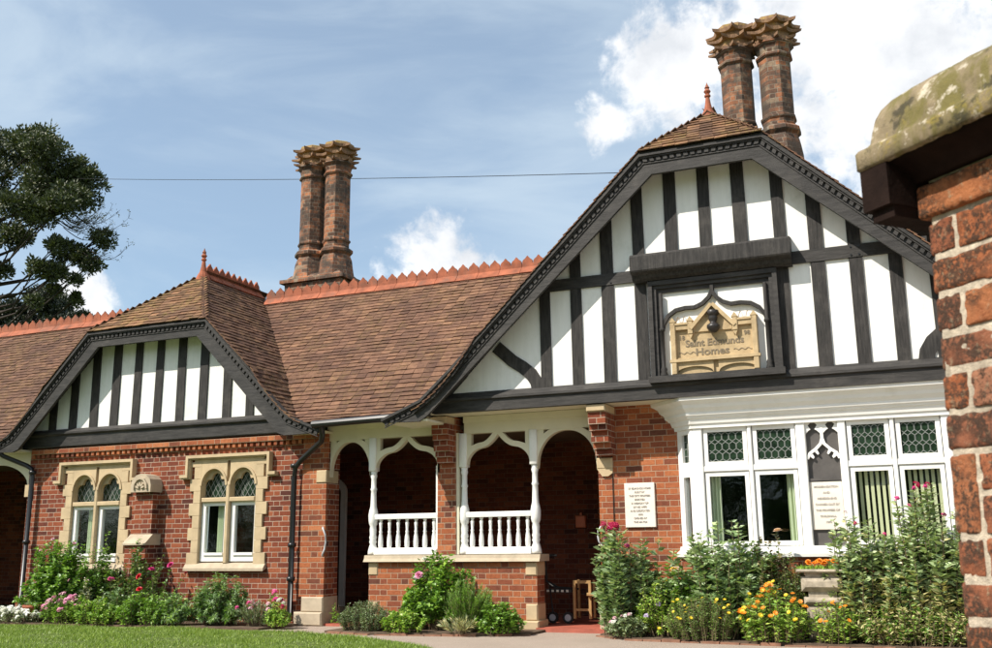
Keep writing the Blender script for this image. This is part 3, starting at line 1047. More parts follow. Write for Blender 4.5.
def balustrade(x0, x1, n):
    m = MB(); m.xprism([(.0, .978), (-.02, .985), (-.02, 1.05), (.0, 1.075), (.11, 1.075), (.13, 1.05), (.13, .978)], x0, x1)
    bal = m.build('balustrade', 'white_paint', B)
    m = MB(); m.xprism([(.0, 1.475), (-.005, 1.52), (.015, 1.545), (.095, 1.545), (.115, 1.52), (.11, 1.475)], x0, x1); m.build('handrail', 'white_paint', bal)
    first = None
    st = (x1 - x0) / n
    for i in range(n):
        cx = x0 + (i + .5) * st
        if first is None:
            m = MB()
            m.lathe([(.030, 1.075), (.034, 1.10), (.036, 1.16), (.030, 1.23), (.020, 1.28), (.026, 1.30), (.018, 1.32), (.022, 1.38), (.026, 1.42), (.018, 1.44), (.028, 1.46), (.026, 1.478)], cx, .055, 12)
            first = m.build('baluster', 'white_paint', bal, smooth=True)
        else:
            dup(first, bal, (i * st, 0, 0))
    return bal


porch_screen([-7.265], [(-7.99, -7.31, 'arch'), (-7.22, -6.21, 'ogee')], 2.63, 'white arched porch screen, coloured cream for its shade, left of the brick pillar')
m2 = porch_screen([-5.82, -4.77], [(-5.77, -4.82, 'ogee'), (-4.72, -3.88, 'arch')], 2.62, 'white arched porch screen, coloured cream for its shade, right of the brick pillar')
mb = MB(); mb.box(-5.93, -5.88, -.005, .115, .98, 2.64); mb.box(-6.21, -6.17, -.02, .1, 2.1, 2.64); mb.build('porch_post', 'cream_shade_paint', B)
balustrade(-7.21, -6.22, 7)
balustrade(-5.77, -4.82, 7)
mb = MB(); mb.box(-6.235, -6.195, .0, .11, .98, 2.2); mb.build('porch_post', 'white_paint', B)

# grab handles
hz = [(-.02, -.03, 1.40), (.0, -.07, 1.36), (.05, -.08, 1.27), (.06, -.08, 1.17), (.04, -.08, 1.06), (.0, -.07, .99), (-.02, -.03, .95)]
mb = MB(); mb.tube([(-8.03 + a, .0 + b_, z) for a, b_, z in hz], .014, 8); mb.build('grab_handle', 'metal_grey', B, True)
mb = MB(); mb.tube([(-3.84 - a * .7, -.0 + b_ * .6, 1.2 + (z - 1.17) * .6) for a, b_, z in hz], .012, 8); mb.build('grab_handle', 'metal_grey', B, True)
mb = MB(); mb.bbox(-4.96, -4.80, 2.28, 2.355, 1.35, 1.53, .01); mb.lathe([(.02, 1.535), (.02, 1.57), (.008, 1.58)], -4.88, 2.32, 8); mb.build('letter_box', 'orange_plastic', B)

# corbels under the timber gable


def corbel(cx, label=None, k=1.0):
    mb = MB(); y = 0.0
    for (d, z0, z1) in ((.46, 2.60, 2.76), (.40, 2.52, 2.60), (.34, 2.38, 2.52), (.25, 2.30, 2.38), (.17, 2.22, 2.30)):
        mb.box(cx - .115, cx + .115, -d * k * .93, -.0205, z0, z1)
    c = mb.build('corbel', 'brick_dark', B)
    info(c, label)
    m = MB(); m.bbox(cx - .125, cx + .125, -.47 * k, -.021, 2.762, 2.85, .01); m.build('corbel_stone', 'stone', c)


corbel(-3.73, 'brick corbel right of the porch'); corbel(-6.06, 'brick corbel above the brick pillar', .62)

# gutters and drainpipes


def halfpipe(pts, r=.055):
    mb = MB(); mb.tube(pts, r, 10); return mb


mb = halfpipe([(-8.0, -.46, 2.83), (-6.45, -.46, 2.86)]); mb.box(-7.95, -6.3, -.42, .0, 2.862, 2.868)
mb.box(-7.95, -6.4, -.45, -.42, 2.80, 2.88)
mb.build('gutter', 'black_metal', B)
mb = MB(); mb.box(-7.98, -6.2, -.42, 0.01, 2.845, 2.858); mb.build('soffit', 'cream_shade_paint', B)
mb = MB()
mb.tube([(-7.86, -.44, 2.80), (-7.86, -.42, 2.68), (-7.95, -.3, 2.60), (-8.40, -.13, 2.36), (-8.52, -.11, 2.26), (-8.53, -.11, 2.1), (-8.53, -.11, .14), (-8.50, -.16, .08)], .042, 10)
for z in (2.25, 1.1, .62): mb.lathe([(.058, z), (.062, z + .03), (.058, z + .06)], -8.53, -.11, 10)
info(mb.build('drainpipe', 'black_metal', B, True), 'black drainpipe beside the porch')
mb = MB()
mb.tube([(-14.4, -.44, 2.78), (-14.3, -.3, 2.66), (-13.95, -.12, 2.50), (-13.84, -.1, 2.44), (-13.82, -.1, 2.3), (-13.82, -.1, .1)], .04, 10)
for z in (2.35, 1.2): mb.lathe([(.055, z), (.06, z + .03), (.055, z + .06)], -13.82, -.1, 10)
info(mb.build('drainpipe', 'black_metal', B, True), 'black drainpipe at the left end of the left wing')


# ---------------- timber gables
def clipz(x, cx, half, kz):
    return min(kz - .1, kz - .1 - (abs(x - cx) - half) * K) if abs(x - cx) > half else kz - .1


def timber_gable(cx, half, kz, y, studs, sw, zbase, label, extra=()):
    pts = []
    wb = half + (kz - .12 - zbase) / K
    mb = MB(); mb.prism([(cx - wb, zbase), (cx + wb, zbase), (cx + half, kz - .12), (cx - half, kz - .12)], y, y + .10)
    g = mb.build('timber_gable', 'plaster', B); info(g, label)
    for s in studs:
        x, z0 = s[0], (s[1] if len(s) > 1 and s[1] else zbase)
        w = sw * random.uniform(.93, 1.07)
        a, b_ = x - w / 2, x + w / 2
        za, zb = clipz(a, cx, half, kz), clipz(b_, cx, half, kz)
        zt = s[2] if len(s) > 2 else None
        if zt: za = min(za, zt); zb = min(zb, zt)
        if min(za, zb) < z0 + .05: continue
        j = random.uniform(-.006, .006)
        m = MB(); m.prism([(a + j, z0), (b_ + j, z0), (b_ - j, zb), (a - j, za)], y - .022, y - .001); m.build('stud', 'black_timber', g)
    return g


lst = [(-13.05,), (-12.60,), (-12.155,), (-11.70,), (-11.25,), (-10.795,), (-10.34,), (-9.87,), (-9.43,), (-8.98,), (-13.5,)]
GL = timber_gable(LC, 1.215, 4.60, -.05, lst, .155, 3.04, 'small half-timbered gable over the left wing')
# tie beam of left gable
mb = MB()
mb.xprism([(-.09, 2.785), (-.10, 2.80), (-.10, 2.97), (-.14, 3.0), (-.14, 3.03), (-.08, 3.085), (-.02, 3.085), (-.02, 2.785)], -14.1, -8.45)
mb.build('tie_beam', 'black_board', GL)

rst = [(-4.822 - .0, None, 3.0), (-4.385,), (-3.947,), (-3.51,), (-3.073,), (-2.635, 4.6), (-2.198, 4.6), (-1.76, 4.6), (-1.29, 4.6), (-.875,), (-.445,), (-.015,), (.42,)]
GR = timber_gable(RC, .78, 6.0, -.45, rst[1:], .155, 3.07, 'large half-timbered gable over the porch and bay window')
mb = MB(); mb.box(-1.42, -1.22, -.471, -.451, 3.07, 4.5); mb.build('stud', 'black_timber', GR)
# middle rail in pieces proud of the studs
mb = MB()
mb.box(-4.62, -3.13, -.483, -.451, 4.40, 4.555); mb.build('middle_rail', 'black_board', GR)
mb = MB(); mb.box(-1.18, .35, -.483, -.451, 4.40, 4.555); mb.build('middle_rail', 'black_board', GR)
mb = MB()
mb.xprism([(-.50, 2.86), (-.50, 3.00), (-.53, 3.015), (-.53, 3.045), (-.46, 3.125), (-.40, 3.125), (-.40, 2.86)], -6.05, 1.75)
mb.build('tie_beam', 'black_board', GR)
# curved braces
for s in (1, -1):
    p = [(-5.10, 3.72), (-4.99, 3.62), (-4.87, 3.51), (-4.72, 3.41), (-4.60, 3.31), (-4.53, 3.20), (-4.51, 3.10)]
    if s < 0: p = [(2 * RC - x, z) for x, z in p]
    mb = MB(); mb.ribbon(p, .17, -.470, -.451); mb.build('brace', 'black_timber', GR)
# knots/pegs on stud & rail
mb = MB()
for (x, z) in ((-.49, 4.53), (-.40, 4.53), (-.49, 4.43), (-.40, 4.43), (-3.55, 4.53), (-3.46, 4.43)):
    mb.tube([(x, -.484, z), (x, -.492, z)], .012, 8)
mb.build('peg', 'black_metal', GR)
# soffit under the jetty
mb = MB(); mb.box(-6.3, 1.9, -.44, .0, 2.865, 2.885); mb.build('soffit', 'cream_shade_paint', GR)


def barge(path, inner, yf, g, step=.088, cut=None):
    """path: outer edge; inner: lower edge of the board"""
    y0, y1 = yf, yf + .05
    # board
    mid = offset(path, -.085)
    mb = MB(); mb.strip(offset(path, -.02), inner, y0, y1)
    bb = mb.build('bargeboard', 'black_board', g)
    # mouldings
    m = MB(); m.strip(path, offset(path, -.035), y0 - .055, y1 - .002)
    m.strip(offset(path, -.035), offset(path, -.055), y0 - .035, y1 - .003)
    m.strip(offset(path, -.115), offset(path, -.13), y0 - .012, y0 - .0005)
    m.build('moulding', 'black_board', bb)
    # dentil blocks
    d = MB()
    A = offset(path, -.06); Bp = offset(path, -.105)
    for i in range(len(A) - 1):
        a0, a1, b0, b1 = map(Vector, (A[i], A[i + 1], Bp[i], Bp[i + 1]))
        L = (a1 - a0).length; n = max(1, int(L / step))
        for k in range(n):
            t0, t1 = (k + .2) / n, (k + .8) / n
            d.strip([tuple(a0.lerp(a1, t0)), tuple(a0.lerp(a1, t1))], [tuple(b0.lerp(b1, t0)), tuple(b0.lerp(b1, t1))], y0 - .024, y0 - .0005)
    d.build('dentils', 'black_board', bb)
    # roof overhang lining between board and gable
    return bb


def mirror(p, cx): return p + [(2 * cx - x, z) for x, z in reversed(p)]


Lp = mirror([(-14.66, 2.775), (-14.12, 2.99), (-13.72, 3.37), (-12.50, 4.61)], LC)
Li = mirror([(-14.62, 2.72), (-14.02, 2.71), (-13.90, 2.75), (-12.30, 4.37)], LC)
barge(Lp, Li, -.38, GL)
Rp = mirror([(-6.66, 2.785), (-6.08, 3.01), (-5.62, 3.41), (-2.93, 5.99)], RC)
Ri = mirror([(-6.62, 2.74), (-6.10, 2.73), (-5.98, 2.80), (-2.78, 5.715)], RC)
barge(Rp, Ri, -.79, GR)
# left end verge closing boards (ends of eaves)
mb = MB()
for cx, hw, y0, y1 in ((LC, 3.33, -.36, 0.0), (RC, 4.46, -.76, 0.0)):
    for s in (1, -1):
        a = cx + s * (hw - .62); b_ = cx + s * hw
        mb = MB(); mb.box(min(a, b_), max(a, b_), y0, y1, 2.735, 2.765); mb.build('soffit', 'cream_shade_paint', B)

# ---------------- carved panel in the right gable
mb = MB(); mb.box(-2.80, -1.51, -.462, -.4505, 3.10, 4.24); pan = mb.build('niche_panel', 'plaster', B); info(pan, 'black framed niche with a carved stone tablet in the big gable')
mb = MB()
fr = [(-2.955, 3.10), (-2.955, 4.36), (-1.355, 4.36), (-1.355, 3.10)]
mb.strip(fr, offset(fr, -.055), -.56, -.451); mb.strip(offset(fr, -.055), offset(fr, -.10), -.53, -.451); mb.strip(offset(fr, -.10), offset(fr, -.15), -.50, -.451)
mb.build('niche_frame', 'black_board', pan)
mb = MB()
mb.xprism([(-.452, 4.37), (-.56, 4.37), (-.60, 4.40), (-.62, 4.44), (-.69, 4.47), (-.70, 4.49), (-.70, 4.67), (-.68, 4.70), (-.452, 4.745)], -3.14, -1.165)
mb.build('hood_beam', 'black_timber', pan)
hl = [(-2.80, 3.72), (-2.785, 3.80), (-2.72, 3.90), (-2.62, 3.965), (-2.50, 3.985), (-2.38, 3.98), (-2.28, 4.02), (-2.20, 4.09), (-2.155, 4.17), (-2.155, 4.25)]
mb = MB(); mb.ribbon(hl, .045, -.52, -.463); mb.ribbon([(-4.31 - x, z) for x, z in hl], .045, -.518, -.463); mb.build('ogee_tracery', 'black_timber', pan)
for x in (-2.80, -1.51):
    mb = MB()
    mb.lathe([(.045, 3.12), (.05, 3.15), (.035, 3.19), (.042, 3.22), (.024, 3.25), (.024, 3.70), (.036, 3.71), (.036, 3.74), (.024, 3.75), (.022, 4.2)], x, -.52, 10)
    mb.build('colonnette', 'black_timber', pan, True)
mb = MB(); mb.box(-2.98, -1.33, -.60, -.50, 3.05, 3.13); mb.build('sill', 'black_board', pan)
# carved stone tablet
mb = MB(); px0, px1 = -2.69, -1.63; pc = (px0 + px1) / 2; yb = -.4625
mb.box(px0, px1, -.50, yb, 3.14, 3.70)
tab = mb.build('stone_tablet', 'carved_stone', B)
info(tab, 'carved honey stone name tablet in the gable niche')
mb = MB()
mb.box(px0 - .02, px1 + .02, -.566, -.501, 3.29, 3.325); mb.box(px0, px1, -.535, -.501, 3.325, 3.345)
for x0_, x1_ in ((px0, pc), (pc, px1)):
    fill_above(mb, x0_ + .04, x1_ - .02, ell(x0_ + .04, x1_ - .02, 3.14, 3.23), 3.29, -.53, -.501)
# battlement crest, buttress shafts and gablet
for x in (px0 + .03, -2.44, -1.89, px1 - .03):
    hi_ = 3.80 if x in (px0 + .03, px1 - .03) else 3.80
    lo_ = 3.14 if x in (px0 + .03, px1 - .03) else 3.635
    mb.bbox(x - .032, x + .032, -.56, -.501, lo_, hi_, .006)
    mb.prism([(x - .042, hi_), (x + .042, hi_), (x, hi_ + .06)], -.565, -.47)
    mb.prism([(x - .03, lo_), (x + .03, lo_), (x, lo_ - .06)], -.55, -.501)
for a, b_ in ((px0 + .06, -2.47), (-1.86, px1 - .06)):
    mb.box(a, b_, -.545, -.47, 3.70, 3.76); mb.box(a - .01, b_ + .01, -.56, -.47, 3.76, 3.785)
    fill_above(mb, a, b_, ogee(a, b_, 3.62, 3.69), 3.70, -.535, -.501)
gp = [(-2.41, 3.70), (pc, 4.01), (-1.92, 3.70)]
mb.prism([(-2.42, 3.66), (-1.91, 3.66), (-1.91, 3.72), (pc, 3.98), (-2.42, 3.72)], -.52, -.47)
mb.ribbon([(-2.44, 3.70), (pc - .005, 3.995)], .045, -.568, -.505); mb.ribbon([(pc + .005, 3.995), (-1.89, 3.70)], .045, -.57, -.505)
fill_above(mb, -2.40, -1.93, ogee(-2.40, -1.93, 3.62, 3.70), 3.71, -.54, -.521)
mb.build('carving', 'carved_stone', tab)
text_mesh('Saint Edmunds', .120, (pc, -.503, 3.520), 'letter_dark', tab, sx=1.02)
text_mesh('Homes', .125, (pc - .03, -.503, 3.405), 'letter_dark', tab, sx=1.15)
text_mesh('18', .075, (px0 + .13, -.503, 3.60), 'letter_dark', tab)
text_mesh('98', .075, (px1 - .13, -.503, 3.60), 'letter_dark', tab)
mb = MB()
for c, s in ((px0 + .2, 1), (px1 - .19, 1)):
    p = [(c - .11 + .22 * i / 12, 3.405 + .012 * math.sin(i * 1.5)) for i in range(13)]
    mb.ribbon(p, .008, -.505, -.5)
mb.build('carved_scroll', 'letter_dark', tab)
# dark bronze bust in the gablet
mb = MB()
mb.lathe([(.03, 3.625), (.055, 3.645), (.082, 3.685), (.080, 3.715), (.045, 3.74), (.036, 3.755), (.052, 3.78), (.057, 3.815), (.050, 3.845), (.064, 3.85), (.060, 3.87), (.072, 3.90), (.03, 3.895)], pc + .01, -.565, 12)
mb.build('bust', 'bronze', tab, True)

# ---------------- bay window
BY = -.25
mb = MB()
c0 = (-2.80, 0.0); c1 = (-2.55, BY); c2 = (.45, BY); c3 = (.70, 0.0)
# lower brick apron and canted side walls
mb.add([(*c0, 0), (*c1, 0), (*c2, 0), (*c3, 0), (*c0, .93), (*c1, .93), (*c2, .93), (*c3, .93)],
       [(0, 1, 5, 4), (1, 2, 6, 5), (2, 3, 7, 6), (4, 5, 6, 7)])
bay = mb.build('bay_window', 'brick', B); info(bay, 'white painted bay window with green leaded upper lights')


def canted(mb, y_in, z0, z1, prj=0.0):
    """solid slab following the bay plan, projecting prj outside"""
    k = .4142
    a = (c0[0] - prj * 1.4142, 0.0); b_ = (c1[0] - prj * k, BY - prj); c = (c2[0] + prj * k, BY - prj); d = (c3[0] + prj * 1.4142, 0.0)
    e = (.6, y_in + .0); f = (-2.7, y_in)
    pl = [a, b_, c, d, e, f]
    n = len(pl)
    mb.add([(x, y, z0) for x, y in pl] + [(x, y, z1) for x, y in pl], [tuple(range(n - 1, -1, -1)), tuple(range(n, 2 * n))] + [(i, (i + 1) % n, n + (i + 1) % n, n + i) for i in range(n)])


def canted_ring(mb, profl):
    """outer moulding: list of (prj,z) swept round the bay plan"""
    k = .4142; rows = []
    for prj, z in profl:
        rows.append([(c0[0] - prj * 1.4142, -0.001, z), (c1[0] - prj * k, BY - prj, z), (c2[0] + prj * k, BY - prj, z), (c3[0] + prj * 1.4142, -0.001, z)])
    V = [p for r in rows for p in r]; F = []
    for i in range(len(rows) - 1):
        for j in range(3):
            F.append((i * 4 + j, i * 4 + j + 1, (i + 1) * 4 + j + 1, (i + 1) * 4 + j))
    F.append(tuple(range(len(V) - 4, len(V)))); F.append((3, 2, 1, 0))
    mb.add(V, F)


mb = MB(); canted_ring(mb, [(-.02, .93), (.05, .93), (.055, .97), (.02, 1.01), (.015, 1.055), (-.06, 1.055)]); mb.build('sill', 'white_paint', bay)
mb = MB(); canted_ring(mb, [(-.02, 2.49), (.018, 2.49), (.022, 2.535), (.04, 2.545), (.045, 2.565), (.055, 2.60), (.075, 2.615), (.08, 2.63), (.10, 2.645), (.105, 2.66), (.105, 2.68), (.12, 2.70), (.15, 2.73), (.165, 2.77), (.195, 2.80), (.225, 2.82), (.23, 2.862), (.0, 2.862)])
mb.build('cornice', 'white_paint', bay)
posts = [(-2.55, -2.43, 0), (-1.88, -1.83, .0), (-1.31, -1.20, 0), (-.83, -.74, 0), (-.255, -.205, 0), (.29, .45, 0)]
for a, b_, _ in posts:
    mb = MB(); mb.bbox(a, b_, BY + .001, BY + .12, 1.05, 2.495, .01); mb.build('mullion', 'white_paint', bay)
gaps = [(-2.43, -1.88), (-1.83, -1.31), (-.74, -.255), (-.205, .29)]
for a, b_ in gaps:
    mb = MB(); mb.bbox(a, b_, BY + .012, BY + .12, 1.95, 2.02, .008); mb.build('transom', 'white_paint', bay)


def sash(a, b_, z0, z1, y, t, parent, mat='white_paint'):
    m = MB(); p = [(a, z0), (a, z1), (b_, z1), (b_, z0), (a, z0)]
    m.box(a, a + t, y, y + .05, z0, z1); m.box(b_ - t, b_, y, y + .05, z0, z1)
    m.box(a + t, b_ - t, y + .001, y + .049, z0, z0 + t); m.box(a + t, b_ - t, y + .001, y + .049, z1 - t, z1)
    return m.build('sash', mat, parent)


def leaded_hex(mb, a, b_, z0, z1, y, nx=5, nz=3):
    """honeycomb lead lines"""
    w = (b_ - a) / nx; h = (z1 - z0) / nz; t = .005
    for j in range(nz):
        for i in range(nx):
            cx = a + (i + .5) * w; cz = z0 + (j + .5) * h
            hx = [(cx - w * .47, cz - h * .25), (cx - w * .47, cz + h * .25), (cx, cz + h * .48), (cx + w * .47, cz + h * .25), (cx + w * .47, cz - h * .25), (cx, cz - h * .48), (cx - w * .47, cz - h * .25)]
            mb.ribbon(hx, t * 1.6, y - .004, y)
        for i in range(nx + 1):
            pass


for a, b_ in gaps:
    sash(a + .01, b_ - .01, 1.065, 1.945, BY + .03, .05, bay)
    sash(a + .01, b_ - .01, 2.025, 2.488, BY + .03, .05, bay)
    m = MB(); m.box(a + .05, b_ - .05, BY + .055, BY + .060, 1.11, 1.90); m.build('pane', 'glass', bay)
    m = MB(); m.box(a + .05, b_ - .05, BY + .058, BY + .064, 2.07, 2.44); m.build('leaded_pane', 'green_glass', bay)
    m = MB(); leaded_hex(m, a + .06, b_ - .06, 2.075, 2.438, BY + .057); m.build('lead_lines', 'lead', bay)
# canted side lights
mb = MB()


def cant_box(mb, s0, s1, z0, z1, d0, d1, side):
    """box on the canted face, s along the face 0..1, d depth inward"""
    P0, P1 = (Vector(c0), Vector(c1)) if side < 0 else (Vector(c3), Vector(c2))
    ax = (P1 - P0); L = ax.length; ax.normalize()
    n = Vector((ax.y, -ax.x)) * (1 if side < 0 else -1)
    if n.y > 0: n = -n
    q = [P0 + ax * s0 * L - n * d0, P0 + ax * s1 * L - n * d0, P0 + ax * s1 * L - n * d1, P0 + ax * s0 * L - n * d1]
    mb.add([(p.x, p.y, z) for z in (z0, z1) for p in q], [(0, 3, 2, 1), (4, 5, 6, 7), (0, 1, 5, 4), (1, 2, 6, 5), (2, 3, 7, 6), (3, 0, 4, 7)])


for side in (-1, 1):
    mb = MB()
    for s0, s1, z0, z1 in ((.02, .30, 1.05, 2.49), (.72, .99, 1.05, 2.49), (.30, .72, 1.05, 1.12), (.30, .72, 1.90, 2.08), (.30, .72, 2.43, 2.49)):
        cant_box(mb, s0, s1, z0, z1, .002, .08, side)
    mb.build('side_frame', 'white_paint', bay)
for side in (-1, 1):
    m = MB(); cant_box(m, .30, .72, 1.12, 1.90, .04, .045, side); m.build('pane', 'glass', bay)
    m = MB(); cant_box(m, .30, .72, 2.08, 2.43, .04, .045, side); m.build('leaded_pane', 'green_glass', bay)
    m = MB(); cant_box(m, .49, .53, 2.08, 2.43, .035, .04, side)
    for z in (2.16, 2.25, 2.34): cant_box(m, .30, .72, z, z + .008, .034, .04, side)
    m.build('lead_lines', 'lead', bay)
# room behind the bay
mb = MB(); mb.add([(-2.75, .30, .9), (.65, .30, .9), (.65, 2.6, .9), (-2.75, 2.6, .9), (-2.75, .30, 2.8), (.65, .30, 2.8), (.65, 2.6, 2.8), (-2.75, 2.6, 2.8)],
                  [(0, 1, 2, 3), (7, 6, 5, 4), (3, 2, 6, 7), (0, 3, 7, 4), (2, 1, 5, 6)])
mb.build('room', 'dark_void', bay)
mb = MB(); mb.box(-2.6, .5, BY + .14, .30, .94, 1.0); mb.build('window_seat', 'white_paint', bay)
# curtains and vertical blinds


def curtain(x0, x1, y, z0, z1, mat, name, waves=5, amp=.025):
    n = waves * 8
    mb = MB(); V = []
    for i in range(n + 1):
        x = x0 + (x1 - x0) * i / n; yy = y + amp * math.sin(i / 8 * 2 * math.pi)
        V += [(x, yy, z0), (x + .0, yy, z1)]
    mb.add(V, [(2 * i, 2 * i + 2, 2 * i + 3, 2 * i + 1) for i in range(n)])
    return mb.build(name, mat, bay, True)


curtain(-2.45, -2.26, -.08, 1.05, 2.0, 'curtain', 'curtain', 4)
curtain(-1.47, -1.30, -.08, 1.05, 2.0, 'curtain', 'curtain', 4)
for a, b_ in gaps[2:]:
    x = a + .03; i = 0
    while x < b_ - .05:
        m = MB(); ang = .55
        w = .036
        m.box(x, x + w, -.10 + (i % 2) * .004, -.098 + (i % 2) * .004, 1.06, 1.95)
        o = m.build('blind_slat', 'blind', bay)
        x += .062; i += 1
# central panel with tracery
mb = MB(); mb.box(-1.20, -.83, BY + .075, BY + .095, 1.05, 2.49); mb.build('dark_panel', 'slate_board', bay)
mb = MB(); ty0, ty1 = BY + .03, BY + .072; tc = -1.015
mb.ribbon([(tc, 2.49), (tc, 2.30), (tc - .02, 2.235), (tc - .08, 2.175), (tc - .15, 2.125), (tc - .185, 2.06)], .034, ty0, ty1)
mb.ribbon([(tc + .001, 2.35), (tc + .001, 2.30), (tc + .02, 2.235), (tc + .08, 2.175), (tc + .15, 2.125), (tc + .185, 2.06)], .034, ty0 + .001, ty1)
for s in (-1, 1):
    # cusps under the arch and in the upper lights
    mb.prism([(tc + s * .07, 2.18), (tc + s * .105, 2.155), (tc + s * .06, 2.105), (tc + s * .045, 2.12)][::s], ty0 + .004, ty1 - .004)
    mb.prism([(tc + s * .13, 2.14), (tc + s * .165, 2.10), (tc + s * .115, 2.06), (tc + s * .10, 2.08)][::s], ty0 + .004, ty1 - .004)
    for bx in (tc + s * .017, tc + s * .183):
        q = 1 if bx * s < (tc + s * .1) * s else -1
        mb.prism([(bx, 2.49), (bx + s * q * .06, 2.49), (bx + s * q * .03, 2.46), (bx + s * q * .06, 2.41), (bx + s * q * .035, 2.395), (bx, 2.36)][::(s * q)], ty0 + .004, ty1 - .004)
mb.build('tracery', 'white_paint', bay)
mb = MB(); mb.bbox(-1.195, -.835, BY + .045, BY + .074, 1.235, 1.79, .004); tb = mb.build('inscribed_tablet', 'tablet', bay)
mb = MB(); mb.box(-1.20, -.83, BY + .035, BY + .074, 1.80, 1.83); mb.build('panel_ledge', 'slate_board', bay)


def lines(rows, cx, z0, dz, size, y, parent, sx=1.0):
    for i, r in enumerate(rows):
        if r: text_mesh(r, size, (cx, y, z0 - i * dz), 'letter_grey', parent, name='lettering', sx=sx)


# lettering is parented one level up to respect nesting depth

lines(['MODERNISATION', 'AND', 'REDESIGNING', 'CARRIED OUT BY', 'THE FEOFFEES OF', 'GUILDHALL', '1970'], -1.015, 1.73, .068, .034, BY + .043, bay)
mb = MB(); mb.bbox(-3.51, -3.115, -.03, -.002, 1.30, 1.86, .005); pq = mb.build('wall_plaque', 'tablet', B); info(pq, 'white inscribed plaque on the brick wall beside the bay')
lines(['ST EDMUNDS HOME', 'BUILT BY', 'THE CITY FEOFFEES', 'ERECTED', 'IN MEMORY OF', 'BY HIS WIFE', 'AND DEDICATED', '1898', 'OPENED BY', 'THE MAYOR'], -3.312, 1.79, .047, .032, -.032, pq)


